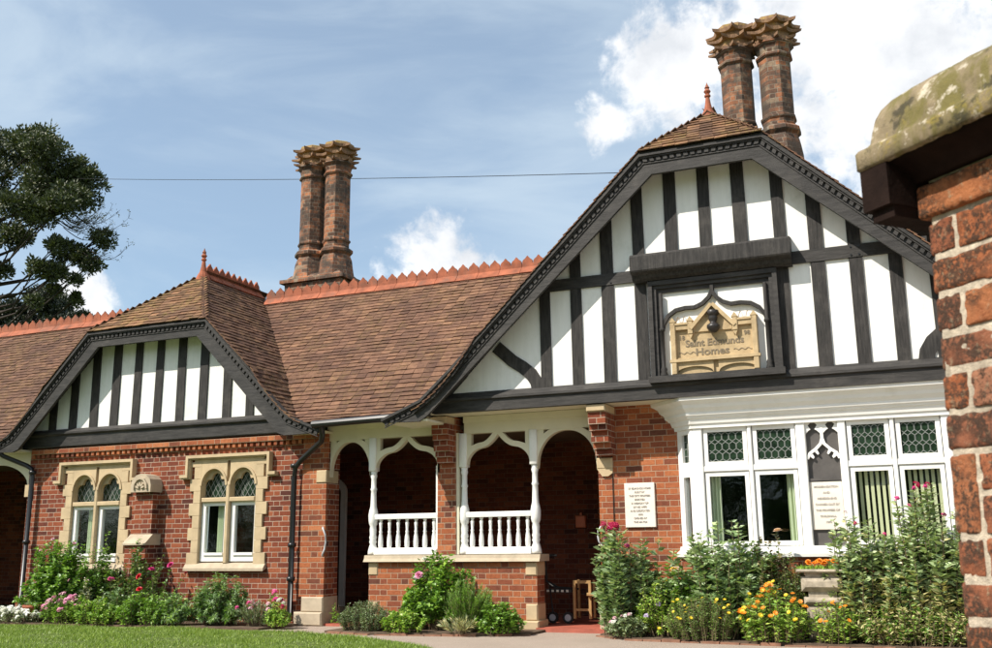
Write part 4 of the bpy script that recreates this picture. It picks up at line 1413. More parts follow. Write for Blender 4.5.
# ---------------- stone windows
def stone_window(cx, label):
    sur = MB(); y0, y1 = -.035, .12
    # jambs with quoin teeth
    z = .84; i = 0
    while z < 2.41:
        h = min(.1875, 2.42 - z)
        if h < .02: break
        w = .73 if i % 2 == 0 else .655
        for s in (-1, 1):
            a, b_ = cx + s * .52, cx + s * w
            sur.bbox(min(a, b_), max(a, b_), y0 + (0 if i % 2 else .001), y1, z, z + h - .003, .003)
        z += h; i += 1
    # head with arches
    for a, b_ in ((cx - .52, cx - .03), (cx + .03, cx + .52)):
        fill_above(sur, a + .0, b_ - .0, ell(a, b_, 2.04, 2.30), 2.44, y0 + .002, y1)
        sur.ribbon([(a + (b_ - a) * (.5 - .5 * math.cos(t)) * 1.0, 2.04 + .28 * math.sin(t)) for t in np.linspace(.02, math.pi - .02, 18)], .035, y0 - .014, y0 + .003)
    sur.box(cx - .66, cx + .66, y0 + .001, y1, 2.42, 2.46)
    sur.bbox(cx - .035, cx + .035, y0 - .004, y1 - .001, .87, 2.10, .012)      # mullion
    sur.bbox(cx - .50, cx + .50, y0 + .004, y1 - .002, 1.79, 1.86, .01)          # transom
    w = sur.build('stone_window', 'stone', B); info(w, label)
    m = MB()
    m.xprism([(y1, .84), (-.08, .76), (-.08, .80), (-.03, .865), (y1, .90)], cx - .74, cx + .74)
    m.build('sill', 'pale_stone', w)
    # hood mould
    m = MB()
    hp = [(cx - .95, 2.235), (cx - .86, 2.235), (cx - .86, 2.50), (cx + .86, 2.50), (cx + .86, 2.235), (cx + .95, 2.235)]
    hp = [(cx - .90, 2.22), (cx - .79, 2.22), (cx - .79, 2.52), (cx + .79, 2.52), (cx + .79, 2.22), (cx + .90, 2.22)]
    m.strip(hp, offset(hp, -.045), -.10, -.001); m.strip(offset(hp, -.045), offset(hp, -.065), -.07, -.002)
    m.build('hood_mould', 'stone', w)
    # lights
    for a, b_ in ((cx - .52, cx - .035), (cx + .035, cx + .52)):
        s = MB(); t = .045
        s.box(a + .01, a + t + .035, .02, .09, .90, 1.79); s.box(b_ - t, b_, .02, .09, .90, 1.79)
        s.box(a + t, b_ - t, .021, .089, .90, 1.03); s.box(a + t, b_ - t, .021, .089, 1.735, 1.79)
        s.box(a + t + .035, b_ - t, .0, .02, .99, 1.03)
        s.build('casement', 'white_paint', w)
        g = MB(); g.box(a + t + .03, b_ - t, .055, .060, 1.03, 1.735); g.build('pane', 'glass', w)
        g = MB(); g.box(a, b_, .095, .10, 1.86, 2.36); g.build('leaded_pane', 'green_glass', w)
        l = MB(); W = b_ - a
        for k in range(-4, 8):
            for s_ in (1, -1):
                xa = a + k * W / 5 if s_ > 0 else b_ - k * W / 5
                za, zb = 1.86, 2.34
                xb = xa + s_ * .30
                # clip to opening
                lo, hi = a, b_
                def zat(x): return za + (x - xa) / (xb - xa) * (zb - za)
                p, q = (xa, za), (xb, zb)
                if min(p[0], q[0]) < lo:
                    if p[0] < lo: p = (lo, zat(lo))
                    else: q = (lo, zat(lo))
                if max(p[0], q[0]) > hi:
                    if p[0] > hi: p = (hi, zat(hi))
                    else: q = (hi, zat(hi))
                if p[1] > zb or q[1] < za or abs(p[0] - q[0]) < .01 or not (lo - .01 <= p[0] <= hi + .01): continue
                l.ribbon([p, q], .007, .088 + (.002 if s_ > 0 else 0), .093 + (.001 if s_ > 0 else 0))
        l.build('lead_lines', 'lead', w)
        # trefoil cusps
        c = (a + b_) / 2; r = W / 2

        def tre(x):
            out = 1.88
            for (ox, oz, rr) in ((0, 2.155, .36 * r), (-.52 * r, 2.03, .47 * r), (.52 * r, 2.03, .47 * r), (0, 2.0, .45 * r)):
                d = rr * rr - (x - c - ox) ** 2
                if d > 0: out = max(out, oz + math.sqrt(d))
            return out
        cu = MB(); f0 = ell(a, b_, 2.04, 2.31)
        n = 40
        A = [(a + W * i / n, min(tre(a + W * i / n), f0(a + W * i / n))) for i in range(n + 1)]
        Bq = [(x, max(z + .001, f0(x) + .02)) for x, z in A]
        cu.strip(A, Bq, .03, .08)
        cu.build('cusping', 'stone', w)
    # white curtains inside and dark room
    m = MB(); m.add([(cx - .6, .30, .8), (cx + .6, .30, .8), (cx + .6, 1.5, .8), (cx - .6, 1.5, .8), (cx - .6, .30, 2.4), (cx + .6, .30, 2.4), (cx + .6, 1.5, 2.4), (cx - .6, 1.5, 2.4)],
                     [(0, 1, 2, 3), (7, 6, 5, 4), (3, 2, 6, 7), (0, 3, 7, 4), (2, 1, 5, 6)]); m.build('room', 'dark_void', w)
    m = MB(); V = []
    for i in range(25):
        x = cx - .31 + .12 * i / 24 if True else 0
        V += [(x, .16 + .012 * math.sin(i * 1.4), 1.0), (x, .16 + .012 * math.sin(i * 1.4), 1.78)]
    m.add(V, [(2 * i, 2 * i + 2, 2 * i + 3, 2 * i + 1) for i in range(24)]); m.build('curtain', 'curtain', w, True)
    return w


stone_window(W1c, 'stone window left of the brick buttress')
stone_window(W2c, 'stone window right of the brick buttress')

# ---------------- buttress between them
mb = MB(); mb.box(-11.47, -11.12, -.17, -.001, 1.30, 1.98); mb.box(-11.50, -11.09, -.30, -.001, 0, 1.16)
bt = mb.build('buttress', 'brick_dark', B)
mb = MB()
gc = -11.295
gab = [(gc - .20, 1.97), (gc + .20, 1.97), (gc + .20, 2.08), (gc + .175, 2.17), (gc + .10, 2.235), (gc, 2.26), (gc - .10, 2.235), (gc - .175, 2.17), (gc - .20, 2.08)]
mb.prism(gab, -.27, -.0012)
mb.ribbon([(gc - .13, 2.02), (gc - .12, 2.10), (gc - .07, 2.165), (gc, 2.185), (gc + .07, 2.165), (gc + .12, 2.10), (gc + .13, 2.02)], .03, -.30, -.271)
for k in range(5):
    t = math.pi * (k + .5) / 5
    mb.ribbon([(gc + .02 * math.cos(t), 2.03 + .02 * math.sin(t)), (gc + .09 * math.cos(t), 2.03 + .09 * math.sin(t))], .03, -.295, -.2712)
mb.build('cap_stone', 'pale_stone', bt)
mb = MB(); mb.xprism([(-.001, 1.155), (-.34, 1.155), (-.34, 1.18), (-.18, 1.32), (-.001, 1.32)], -11.52, -11.07); mb.build('weathering_stone', 'pale_stone', bt)


# ---------------- chimneys
def star(mb, cx, cy, z, R, r, t, lift, rot):
    """8 pointed scalloped plate with lifted tips"""
    top = []; bot = []
    for k in range(8):
        a0 = rot + k * math.pi / 4
        for q in range(6):
            s = q / 6; a = a0 + s * math.pi / 4
            e = abs(s - 0.0) if s <= .5 else 1 - s      # 0 at tip, .5 at valley
            e *= 2
            rad = r + (R - r) * (1 - e) ** 4.2
            zz = lift * (1 - e) ** 1.5
            top.append((cx + rad * math.cos(a), cy + rad * math.sin(a), z + t + zz))
            bot.append((cx + rad * .97 * math.cos(a), cy + rad * .97 * math.sin(a), z + zz + t * .25 * (1 - e)))
    n = len(top)
    inner_t = [(cx + r * .55 * math.cos(rot + 2 * math.pi * i / n), cy + r * .55 * math.sin(rot + 2 * math.pi * i / n), z + t + .01) for i in range(n)]
    inner_b = [(x, y, z - .0) for x, y, _ in inner_t]
    mb.add(top + bot + inner_t + inner_b,
           [(i, n + i, n + (i + 1) % n, (i + 1) % n) for i in range(n)] + [(i, (i + 1) % n, 2 * n + (i + 1) % n, 2 * n + i) for i in range(n)] +
           [(n + i, 3 * n + i, 3 * n + (i + 1) % n, n + (i + 1) % n) for i in range(n)] + [tuple(range(2 * n, 3 * n))])


def octo(mb, prof_, cx, cy, rot=math.pi / 8): mb.lathe(prof_, cx, cy, 8, rot)


def chimney(xs, y, zb, zm, zt, label, plinth):
    xm = sum(xs) / 2
    mb = MB()
    if plinth:
        mb.box(xm - .62, xm + .62, y - .36, y + .36, zb - 1.2, zb)
    else:
        mb.box(xm - .50, xm + .50, y - .30, y + .30, zb - 1.2, zb)
    ch = mb.build('chimney_stack', 'brick_chimney', B); info(ch, label)
    m = MB()
    if plinth:
        m.box(xm - .70, xm + .70, y - .42, y + .42, zb, zb + .07)
        m.add([(xm - .62, y - .36, zb + .07), (xm + .62, y - .36, zb + .07), (xm + .62, y + .36, zb + .07), (xm - .62, y + .36, zb + .07),
               (xm - .54, y - .27, zb + .17), (xm + .54, y - .27, zb + .17), (xm + .54, y + .27, zb + .17), (xm - .54, y + .27, zb + .17)],
              [(0, 1, 5, 4), (1, 2, 6, 5), (2, 3, 7, 6), (3, 0, 4, 7), (4, 5, 6, 7)])
        m.build('plinth', 'brick_chimney', ch)
    for i, cx in enumerate(xs):
        s = MB()
        octo(s, [(.37, zb + (.05 if plinth else -.3)), (.335, zb + .25), (.31, zm - .12), (.262, zm), (.248, zm + .02), (.245, zt - .5)], cx, y)
        s.build('chimney_shaft', 'brick_chimney', ch)
        for pr in ([(.27, zm - .02), (.325, zm + .03), (.325, zm + .08), (.26, zm + .13)], [(.25, zm + .22), (.275, zm + .25), (.275, zm + .275), (.25, zm + .30)],
                   [(.25, zt - .66), (.285, zt - .63), (.285, zt - .60), (.255, zt - .57)], [(.25, zt - .575), (.27, zt - .47), (.32, zt - .42), (.29, zt - .36)]):
            r = MB(); octo(r, pr, cx, y); r.build('ring_moulding', 'brick_chimney', ch)
        c = MB(); ro = .1 + .2 * i
        octo(c, [(.28, zt - .42), (.26, zt - .02)], cx, y)
        star(c, cx, y, zt - .40, .42, .295, .05, .0, ro)
        star(c, cx, y, zt - .26, .45, .31, .055, .005, ro + math.pi / 8)
        star(c, cx, y, zt - .12, .44, .31, .06, .0, ro)
        octo(c, [(.315, zt - .06), (.30, zt + .0), (.24, zt + .03), (.19, zt - .1)], cx, y)
        c.build('chimney_cap', 'chimney_cap', ch)
    return ch


chimney((-10.45, -9.89), 3.0, 6.0, 6.56, 8.80, 'pair of octagonal brick chimneys behind the left gable', True)
chimney((-2.02, -1.44), 2.0, 6.55, 7.08, 8.97, 'pair of octagonal brick chimneys above the right gable', False)

# ------------------------------------------------------------------ foreground brick pier


def pier():
    E = Vector((0.05976, -10.443, 0)); u = Vector((-.7308, .6826, 0)); n = Vector((-.6826, -.7308, 0))
    T = thing('brick_pier', (E - u * .3 - n * .3)[:], 'weathered red brick gate pier with a mossy stone coping, close at the right edge', 'pier')

    def P(a, b, z): return E - u * (a - max(0, 1.70 - z) * .026) - n * b + Vector((0, 0, z))     # a: along face to the right, b: inward
    rs = random.Random(5)
    W = .60
    mb = MB(); row = .0765; z = -.02; i = 0
    ztop = 1.800

    from mathutils import noise as mn

    def brick(a0, a1, b0, b1, z0, z1, corner):
        """fired brick: rounded, subdivided box with worn, chipped edges"""
        c = Vector(((a0 + a1) / 2, (b0 + b1) / 2, (z0 + z1) / 2)); hv = Vector(((a1 - a0) / 2, (b1 - b0) / 2, (z1 - z0) / 2))
        off = Vector((rs.uniform(0, 50), rs.uniform(0, 50), rs.uniform(0, 50)))
        st = .0065 if b0 < .02 and a0 < .3 and z0 > .45 else .05
        tw = rs.uniform(-.004, .004)
        for ax in range(3):
            o1, o2 = (ax + 1) % 3, (ax + 2) % 3
            n1, n2 = max(1, round(2 * hv[o1] / st)), max(1, round(2 * hv[o2] / st))
            for sg in (-1, 1):
                V = []
                for i in range(n1 + 1):
                    for k in range(n2 + 1):
                        p = Vector((0, 0, 0)); p[ax] = sg * hv[ax]; p[o1] = (2 * i / n1 - 1) * hv[o1]; p[o2] = (2 * k / n2 - 1) * hv[o2]
                        r = .0035
                        if corner and p.x < 0 and p.y < 0: rr = Vector((.016, .016, r))
                        else: rr = Vector((r, r, r))
                        q = Vector([max(-hv[w] + rr[w], min(hv[w] - rr[w], p[w])) for w in range(3)])
                        d = p - q
                        e = sum(1 for w in range(3) if abs(d[w]) > 1e-7)
                        if e > 1:
                            dn = Vector([d[w] / rr[w] for w in range(3)]); dn.normalize(); p = q + Vector([dn[w] * rr[w] for w in range(3)])
                        w_ = p + off
                        f = mn.fractal(w_ * 45, 1.0, 2.0, 4) * .0011
                        edge = min(hv[w] - abs(p[w]) for w in range(3) if w != ax)
                        chip = max(0, mn.noise(w_ * 38) - .12) * .011 * max(0, 1 - edge / .007)
                        p = p * 1.0; nn = p.copy(); nn[ax] = sg * abs(hv[ax])
                        p[ax] -= sg * (chip - f)
                        for w in (o1, o2):
                            if hv[w] - abs(p[w]) < .006: p[w] -= math.copysign(chip * .6, p[w])
                        p.z += tw * p.x
                        V.append(P(c.x + p.x, c.y + p.y, c.z + p.z))
                F = []
                for i in range(n1):
                    for k in range(n2):
                        q4 = (i * (n2 + 1) + k, (i + 1) * (n2 + 1) + k, (i + 1) * (n2 + 1) + k + 1, i * (n2 + 1) + k + 1)
                        F.append(q4)
                mb.add(V, F)
    m = .0085
    # order of courses chosen from the photograph: header, stretcher alternately at the left corner
    nrow = int((ztop + .02) / row)
    for r in range(nrow):
        z0 = ztop - (r + 1) * row; z1 = z0 + row - m
        kind_ = 'shshshshhhssh'[r] if r < 13 else 'sh'[r % 2]
        hd = kind_ == 'h'
        a = 0.0
        seq = ([.064, .215, .1025, .2] if hd else [.215, .1025, .215, .06])
        tall_ = (r == 7)
        for q, L in enumerate(seq):
            if r == 8 and q == 0:
                a = L + m; continue
            if a > W: break
            a1 = min(a + L, W)
            jb = rs.uniform(-.002, .003)
            pj = -.012 if r == 0 else 0
            brick(a + (pj if q == 0 else 0), a1, 0 + jb + pj, .10, z0 - (row if tall_ and q == 0 else 0) + rs.uniform(-.001, .001), z1 + rs.uniform(-.001, .001), 'L' if q == 0 else None)
            a = a1 + m
        # left return (other faces)
        b0 = .10 + m; q = 0
        while b0 < W:
            b1 = min(b0 + (.215 if (q + r) % 2 else .1025), W)
            brick(0 + rs.uniform(0, .002), .10, b0, b1, z0, z1, None); b0 = b1 + m; q += 1
        a = .10 + m
        while a < W:
            a1 = min(a + .215, W); brick(a, a1, W - .1, W, z0, z1, None); a = a1 + m
        b0 = .1 + m
        while b0 < W - .11:
            b1 = min(b0 + .215, W - .11); brick(W - .1, W, b0, b1, z0, z1, None); b0 = b1 + m
    bw = mb.build('brickwork', 'pier_brick', T, smooth=True)
    import bmesh
    bm_ = bmesh.new(); bm_.from_mesh(bw.data); bmesh.ops.remove_doubles(bm_, verts=bm_.verts, dist=.0004); bmesh.ops.recalc_face_normals(bm_, faces=bm_.faces); bm_.to_mesh(bw.data); bm_.free()
    # mortar core with slight rounding
    c = MB(); i_ = .0035
    cr = [(i_ + .014, i_), (W - i_, i_), (W - i_, W - i_), (i_, W - i_), (i_, i_ + .014)]
    c.add([P(a, b, -.03) for a, b in cr] + [P(a, b, ztop + .02) for a, b in cr],
          [(4, 3, 2, 1, 0), (5, 6, 7, 8, 9)] + [(j, (j + 1) % 5, 5 + (j + 1) % 5, 5 + j) for j in range(5)])
    c.build('mortar', 'pier_mortar', T)

    def rings(profile, name, mat, sub=1, smooth=False, noise=0.0):
        """square rings (outset,z) around the pier; subdivided for weathering"""
        nb = 90 if noise > .0012 else 14
        V = []; F = []
        for (o, z) in profile:
            ring = []
            cs = [(-o, -o), (W + o, -o), (W + o, W + o), (-o, W + o)]
            for q in range(4):
                (ax, ay), (bx, by) = cs[q], cs[(q + 1) % 4]
                for s in range(nb):
                    t = s / nb
                    a = ax + (bx - ax) * t; b = ay + (by - ay) * t
                    if s == 0 and o > 0:      # worn corners
                        a += (.006 if a < W / 2 else -.006); b += (.006 if b < W / 2 else -.006)
                    nv = mn.noise_vector(Vector((a, b, z)) * 30) * noise * 1.2 + mn.noise_vector(Vector((a, b, z)) * 110) * noise * .5 + mn.noise_vector(Vector((a, b, z)) * 9) * noise
                    ring.append(P(a + nv.x, b + nv.y, z + nv.z))
            V += ring
        k = 4 * nb
        for r in range(len(profile) - 1):
            F += [(r * k + j, r * k + (j + 1) % k, (r + 1) * k + (j + 1) % k, (r + 1) * k + j) for j in range(k)]
        F.append(tuple(range(len(V) - k, len(V)))); F.append(tuple(range(k - 1, -1, -1)))
        return link_mesh(name, V, F, mat, T, smooth)
    o = .087
    # coping: chamfered drip edge then steep moulded weathering
    cp = [(.0, 1.842), (o - .006, 1.840), (o, 1.846), (o, 1.878), (o - .004, 1.884), (o - .016, 1.889), (o - .022, 1.897), (o - .026, 1.920), (o - .031, 1.945), (o - .040, 1.966),
          (o - .056, 1.986), (o - .085, 2.008), (o - .14, 2.035), (o - .24, 2.065), (o - .34, 2.08)]
    rings(cp, 'coping', 'coping_stone', noise=.0016, smooth=True)
    # moulded underside, overhang shade put into its dark colour: hollow cavetto between a lower fillet and the coping
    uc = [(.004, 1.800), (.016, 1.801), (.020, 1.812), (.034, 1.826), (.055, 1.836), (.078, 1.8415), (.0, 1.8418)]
    rings(uc, 'cavetto', 'coping_under_shade', noise=.001, smooth=True)
    # end block of the moulding at the left corner
    eb = MB()
    a0, a1, b0, b1 = -.078, -.008, -.080, -.012
    pts = [(a0, b0), (a1, b0), (a1, b1 + .05), (a0, b1 + .05)]
    eb.add([P(a, b, 1.752) for a, b in pts] + [P(a, b, 1.8405) for a, b in pts], [(3, 2, 1, 0), (4, 5, 6, 7)] + [(j, (j + 1) % 4, 4 + (j + 1) % 4, 4 + j) for j in range(4)])
    pts = [(a0 + .012, b0 + .012), (a1 - .002, b0 + .012), (a1 - .002, b1 + .1), (a0 + .012, b1 + .1)]
    eb.add([P(a, b, 1.728) for a, b in pts] + [P(a, b, 1.7518) for a, b in pts], [(3, 2, 1, 0), (4, 5, 6, 7)] + [(j, (j + 1) % 4, 4 + (j + 1) % 4, 4 + j) for j in range(4)])
    eb.build('corner_block', 'coping_under_shade', T)


pier()


# ------------------------------------------------------------------ plants
def leaves(name, P, D, N, L, W, mat, parent, fold=.25):
    """P base (n,3), D unit direction, N approx normal, L length, W width"""
    n = len(P)
    D = D / (np.linalg.norm(D, axis=1, keepdims=True) + 1e-9)
    S = np.cross(D, N); S /= (np.linalg.norm(S, axis=1, keepdims=True) + 1e-9)
    U = np.cross(S, D)
    L = L[:, None]; W = W[:, None]
    droop = -U * L * .12
    base = P; tip = P + D * L + droop
    mid = P + D * L * .45 - U * W * fold
    lft = P + D * L * .42 + S * W * .5; rgt = P + D * L * .42 - S * W * .5
    off = np.array(wloc(parent))
    V = np.stack([base, lft, mid, rgt, tip], 1).reshape(-1, 3)
    idx = np.arange(n) * 5
    tri = np.stack([idx, idx + 2, idx + 1, idx, idx + 3, idx + 2, idx + 1, idx + 2, idx + 4, idx + 2, idx + 3, idx + 4], 1).reshape(-1)
    me = bpy.data.meshes.new(name)
    me.vertices.add(len(V)); me.vertices.foreach_set('co', (V - off).astype(np.float32).ravel())
    me.loops.add(len(tri)); me.loops.foreach_set('vertex_index', tri.astype(np.int32))
    me.polygons.add(n * 4)
    me.polygons.foreach_set('loop_start', np.arange(n * 4, dtype=np.int32) * 3)
    me.polygons.foreach_set('loop_total', np.full(n * 4, 3, dtype=np.int32))
    me.update(calc_edges=True)
    me.materials.append(MATS[mat])
    o = bpy.data.objects.new(name, me); COL.objects.link(o); o.parent = parent
    return o


def bloom_mesh(kind, mat, size):
    """one flower head as a mesh at the origin"""
    key = f'{kind}_{mat}_{size:.3f}'
    if key in bloom_mesh.cache: return bloom_mesh.cache[key]
    rs = random.Random(len(key)); V = []; F = []

    def petal(a, tilt, L, W):
        ca, sa = math.cos(a), math.sin(a); ct, st = math.cos(tilt), math.sin(tilt)
        k = len(V)
        for (l, w, c) in ((.0, .15, 0), (.55, .5, .05), (1.0, .28, -.02), (1.0, -.28, -.02), (.55, -.5, .05), (0, -.15, 0)):
            x, y, z = l * L * ct, w * W, l * L * st + c * L
            V.append((x * ca - y * sa, x * sa + y * ca, z))
        F.append((k, k + 1, k + 4, k + 5)); F.append((k + 1, k + 2, k + 3, k + 4))
    if kind == 'rose':
        for ring, (t, L, n) in enumerate(((.15, 1.0, 6), (.6, .85, 6), (1.0, .7, 5), (1.3, .55, 4))):
            for i in range(n): petal(i / n * 6.283 + ring * .5 + rs.uniform(-.1, .1), t, size * L, size * .95)
    elif kind == 'daisy':
        for ring, (t, L) in enumerate(((.25, 1.0), (.45, .8))):
            for i in range(9): petal(i / 9 * 6.283 + ring * .35, t, size * L, size * .42)
    elif kind == 'cluster':
        for i in range(16):
            a, b = rs.uniform(0, 6.283), rs.uniform(-.3, 1.3); r = size * .75
            cx, cy, cz = r * math.cos(a) * math.cos(b), r * math.sin(a) * math.cos(b), r * math.sin(b)
            k0 = len(V)
            for j in range(4): petal(j * 1.57 + a, .3, size * .38, size * .34)
            for q in range(k0, len(V)): V[q] = (V[q][0] + cx, V[q][1] + cy, V[q][2] + cz)
    me = bpy.data.meshes.new('bloom'); me.from_pydata(V, [], F); me.materials.append(MATS[mat]); me.update()
    bloom_mesh.cache[key] = me
    return me


bloom_mesh.cache = {}


def place_bloom(parent, pos, kind, mat, size, name='bloom'):
    o = bpy.data.objects.new(name, bloom_mesh(kind, mat, size))
    COL.objects.link(o); o.parent = parent
    o.location = Vector(pos) - wloc(parent)
    o.rotation_euler = (random.uniform(.1, 1.0), random.uniform(-.4, .4), random.uniform(-.6, .6))
    s = random.uniform(.8, 1.15); o.scale = (s, s, s)
    return o


def rn(n, a, b): return RNG.uniform(a, b, n)


def plant(name, label, cat, x, y, rx, ry, h, mat, nshoot, nleaf, L, W, style='bush', blooms=(), group=None, lean=.35, mat2=None, frac2=0.0, z0=0.03, stemr=.004):
    nleaf = int(nleaf * 1.5); h *= 1.12; L *= 1.1; W *= 1.2
    T = thing(name, (x, y, z0), label, cat, group)
    stems = MB(); Ps, Ds, Ns, Sc = [], [], [], []
    tips = []
    for i in range(nshoot):
        a = random.uniform(0, 6.283); rr = math.sqrt(random.random())
        bx, by = x + rx * .45 * rr * math.cos(a), y + ry * .45 * rr * math.sin(a)
        if style == 'bush':
            th = random.random() ** .6            # elevation factor
            el = math.asin(min(1, .12 + .88 * random.random()))
            R = random.uniform(.72, 1.0)
            tx, ty, tz = x + rx * R * math.cos(a) * math.cos(el), y + ry * R * math.sin(a) * math.cos(el), z0 + h * (R * math.sin(el))
        elif style == 'tall':
            tx, ty = x + rx * 1.1 * rr * math.cos(a), y + ry * rr * math.sin(a); tz = z0 + h * (random.uniform(.35, .82) if random.random() < .82 else random.uniform(.85, 1.04)) * (1 - .12 * rr)
            bx, by = x + rx * .8 * rr * math.cos(a), y + ry * .8 * rr * math.sin(a)
        elif style == 'spiky':
            tx, ty = x + rx * rr * math.cos(a), y + ry * rr * math.sin(a); tz = z0 + h * random.uniform(.6, 1.0) * (1 - .35 * rr * rr)
            bx, by = x + rx * .35 * rr * math.cos(a), y + ry * .35 * rr * math.sin(a)
        else:                                     # mound
            tx, ty = x + rx * rr * math.cos(a), y + ry * rr * math.sin(a); tz = z0 + h * math.sqrt(max(.03, 1 - rr * rr * .85)) * random.uniform(.75, 1.05)
            bx, by = x + rx * .75 * rr * math.cos(a), y + ry * .75 * rr * math.sin(a)
        b0 = Vector((bx, by, z0)); t0 = Vector((tx, ty, tz))
        m0 = (b0 + t0) / 2 + Vector((random.uniform(-.03, .03), random.uniform(-.03, .03), random.uniform(0, .12) * h))
        pts = [b0.lerp(m0, .5) * 1 if False else b0, b0.lerp(m0, .6) + Vector((0, 0, .03 * h)), m0, m0.lerp(t0, .55), t0]
        stems.tube(pts, [stemr * 1.3, stemr * 1.1, stemr, stemr * .8, stemr * .4], 4, False)
        tips.append(t0)
        start = {'bush': .15, 'tall': .04, 'spiky': .08, 'mound': .02}[style]
        tt = np.sort(RNG.uniform(start, 1.0, nleaf))
        lsc = np.where(tt > .8, 1.25 - (tt - .8) * 3.2, 1.05) if style == 'tall' else np.ones(nleaf)
        Sc.append(lsc * random.uniform(.75, 1.2))
        arr = np.array([list(p) for p in pts]); seg = tt * (len(pts) - 1); k = np.minimum(seg.astype(int), len(pts) - 2); f = (seg - k)[:, None]
        pos = arr[k] * (1 - f) + arr[k + 1] * f
        axis = arr[k + 1] - arr[k]; axis /= np.linalg.norm(axis, axis=1, keepdims=True) + 1e-9
        rnd = RNG.normal(0, 1, (nleaf, 3)); side = np.cross(axis, rnd); side /= np.linalg.norm(side, axis=1, keepdims=True) + 1e-9
        if style == 'spiky': d = axis * .95 + side * .45
        elif style == 'tall': d = axis * .45 + side * .9 + np.array([0, 0, -.05])
        else: d = axis * .35 + side * .9
        Ps.append(pos + side * .004); Ds.append(d); Ns.append(np.array([0, -.25, .9]) + RNG.normal(0, .45, (nleaf, 3)))
    P, D, N = map(np.concatenate, (Ps, Ds, Ns))
    P[:, 1] = np.minimum(P[:, 1], -.03) if y > -2 else P[:, 1]
    n = len(P)
    sc = np.concatenate(Sc); l = L * RNG.uniform(.55, 1.25, n) * sc; w = W * RNG.uniform(.6, 1.25, n) * sc
    stems.build('stems', 'twig', T)
    if mat2:
        s = RNG.random(n) < (frac2 if not callable(frac2) else frac2(P))
        leaves('foliage', P[~s], D[~s], N[~s], l[~s], w[~s], mat, T)
        if s.any(): leaves('foliage', P[s], D[s], N[s], l[s], w[s], mat2, T)
    else:
        leaves('foliage', P, D, N, l, w, mat, T)
    for (kind, bm, size, num, zlo) in blooms:
        cand = [t for t in tips if t.z > z0 + h * zlo] or tips
        for q in range(num):
            t = random.choice(cand) + Vector((random.uniform(-.03, .03), random.uniform(-.05, .0), random.uniform(0, .04)))
            place_bloom(T, t, kind, bm, size)
    return T


# left bed ---------------------------------------------------------
plant('rose_bush', 'big light green rose bush under the left stone window, leftmost shrub of the bed', 'rose bush', -12.55, -.55, .82, .42, 1.22, 'leaf_rose', 170, 50, .060, .040, 'bush', [('rose', 'petal_palepink', .03, 7, .4)], mat2='leaf_bright', frac2=.3)
plant('rose_bush', 'darker rounded rose bush in front of the left stone window beside its right jamb', 'rose bush', -11.85, -.40, .48, .30, .98, 'leaf_dark', 70, 46, .055, .038, 'bush', mat2='leaf_rose', frac2=.35)
plant('rose_bush', 'tall lime green rose shoots reaching across the left stone window glass', 'rose bush', -12.15, -.30, .30, .2, 1.42, 'leaf_bright', 16, 26, .055, .036, 'tall')
plant('alyssum', 'low mat of tiny white flowers at the far left corner of the bed', 'flowers', -12.95, -1.0, .55, .20, .17, 'leaf_grey', 90, 12, .03, .014, 'mound', [('cluster', 'petal_white', .035, 90, 0)])
plant('phlox', 'spreading pink flowers right of the terracotta pot', 'flowers', -11.95, -.95, .42, .22, .36, 'leaf_bright', 70, 16, .045, .022, 'mound', [('cluster', 'petal_pink', .032, 46, .4), ('cluster', 'petal_palepink', .03, 26, .5)])
plant('variegated_shrub', 'small cream variegated shrub behind the pink flowers', 'shrub', -11.95, -.62, .2, .18, .62, 'leaf_cream', 34, 24, .045, .022, 'bush')
plant('edging_shrub', 'low light green edging shrub in front of the pink flowers, left of the buttress', 'shrub', -11.35, -.98, .50, .2, .34, 'leaf_bright', 90, 30, .035, .022, 'mound', mat2='leaf_yellow', frac2=.2)
plant('edging_shrub', 'low bushy green edging shrub in front of the brick buttress', 'shrub', -10.50, -.92, .50, .22, .40, 'leaf_bright', 90, 30, .04, .025, 'mound', mat2='leaf_rose', frac2=.4)
plant('poppy_clump', 'blue-green poppy leaves between the left window and buttress', 'plant', -11.35, -.5, .35, .22, .62, 'leaf_blue', 34, 18, .07, .035, 'tall', [('cluster', 'petal_magenta', .04, 2, .8)])
plant('climbing_rose', 'dark leaved climbing rose with red blooms on the brick buttress', 'rose bush', -11.08, -.42, .42, .14, 1.14, 'leaf_dark', 55, 34, .05, .034, 'bush', mat2='leaf_rose', frac2=.25, lean=.2)
plant('climbing_rose', 'rounded top growth of the dark climbing rose spilling from under the buttress weathering stone', 'rose bush', -11.0, -.46, .42, .16, 1.02, 'leaf_olive', 40, 24, .05, .034, 'tall', mat2='leaf_dark', frac2=.5)
T = thing('rose_bush', (-10.55, -.72, .03), 'red rose stems with four red and magenta blooms right of the buttress base', 'rose bush')
mb = MB(); Pq = []
for (a, b_, z, m_, s_) in ((-10.74, -.78, .70, 'petal_red', .062), (-10.66, -.84, .52, 'petal_red', .056), (-10.62, -.66, .80, 'petal_magenta', .05), (-10.32, -.60, .86, 'petal_magenta', .055), (-10.02, -.6, .74, 'petal_crimson', .04)):
    mb.tube([(-10.55, -.72, .03), ((a - 10.5) / 2, b_, z * .55), (a, b_, z)], [.006, .005, .003], 5, False)
    place_bloom(T, (a, b_, z), 'rose', m_, s_)
    for k in range(26):
        t = random.uniform(.35, .97); Pq.append((-10.55 + (a + 10.55) * t + random.uniform(-.03, .03), b_ + random.uniform(-.03, .03), z * t))
mb.build('stems', 'twig', T); Pq = np.array(Pq)
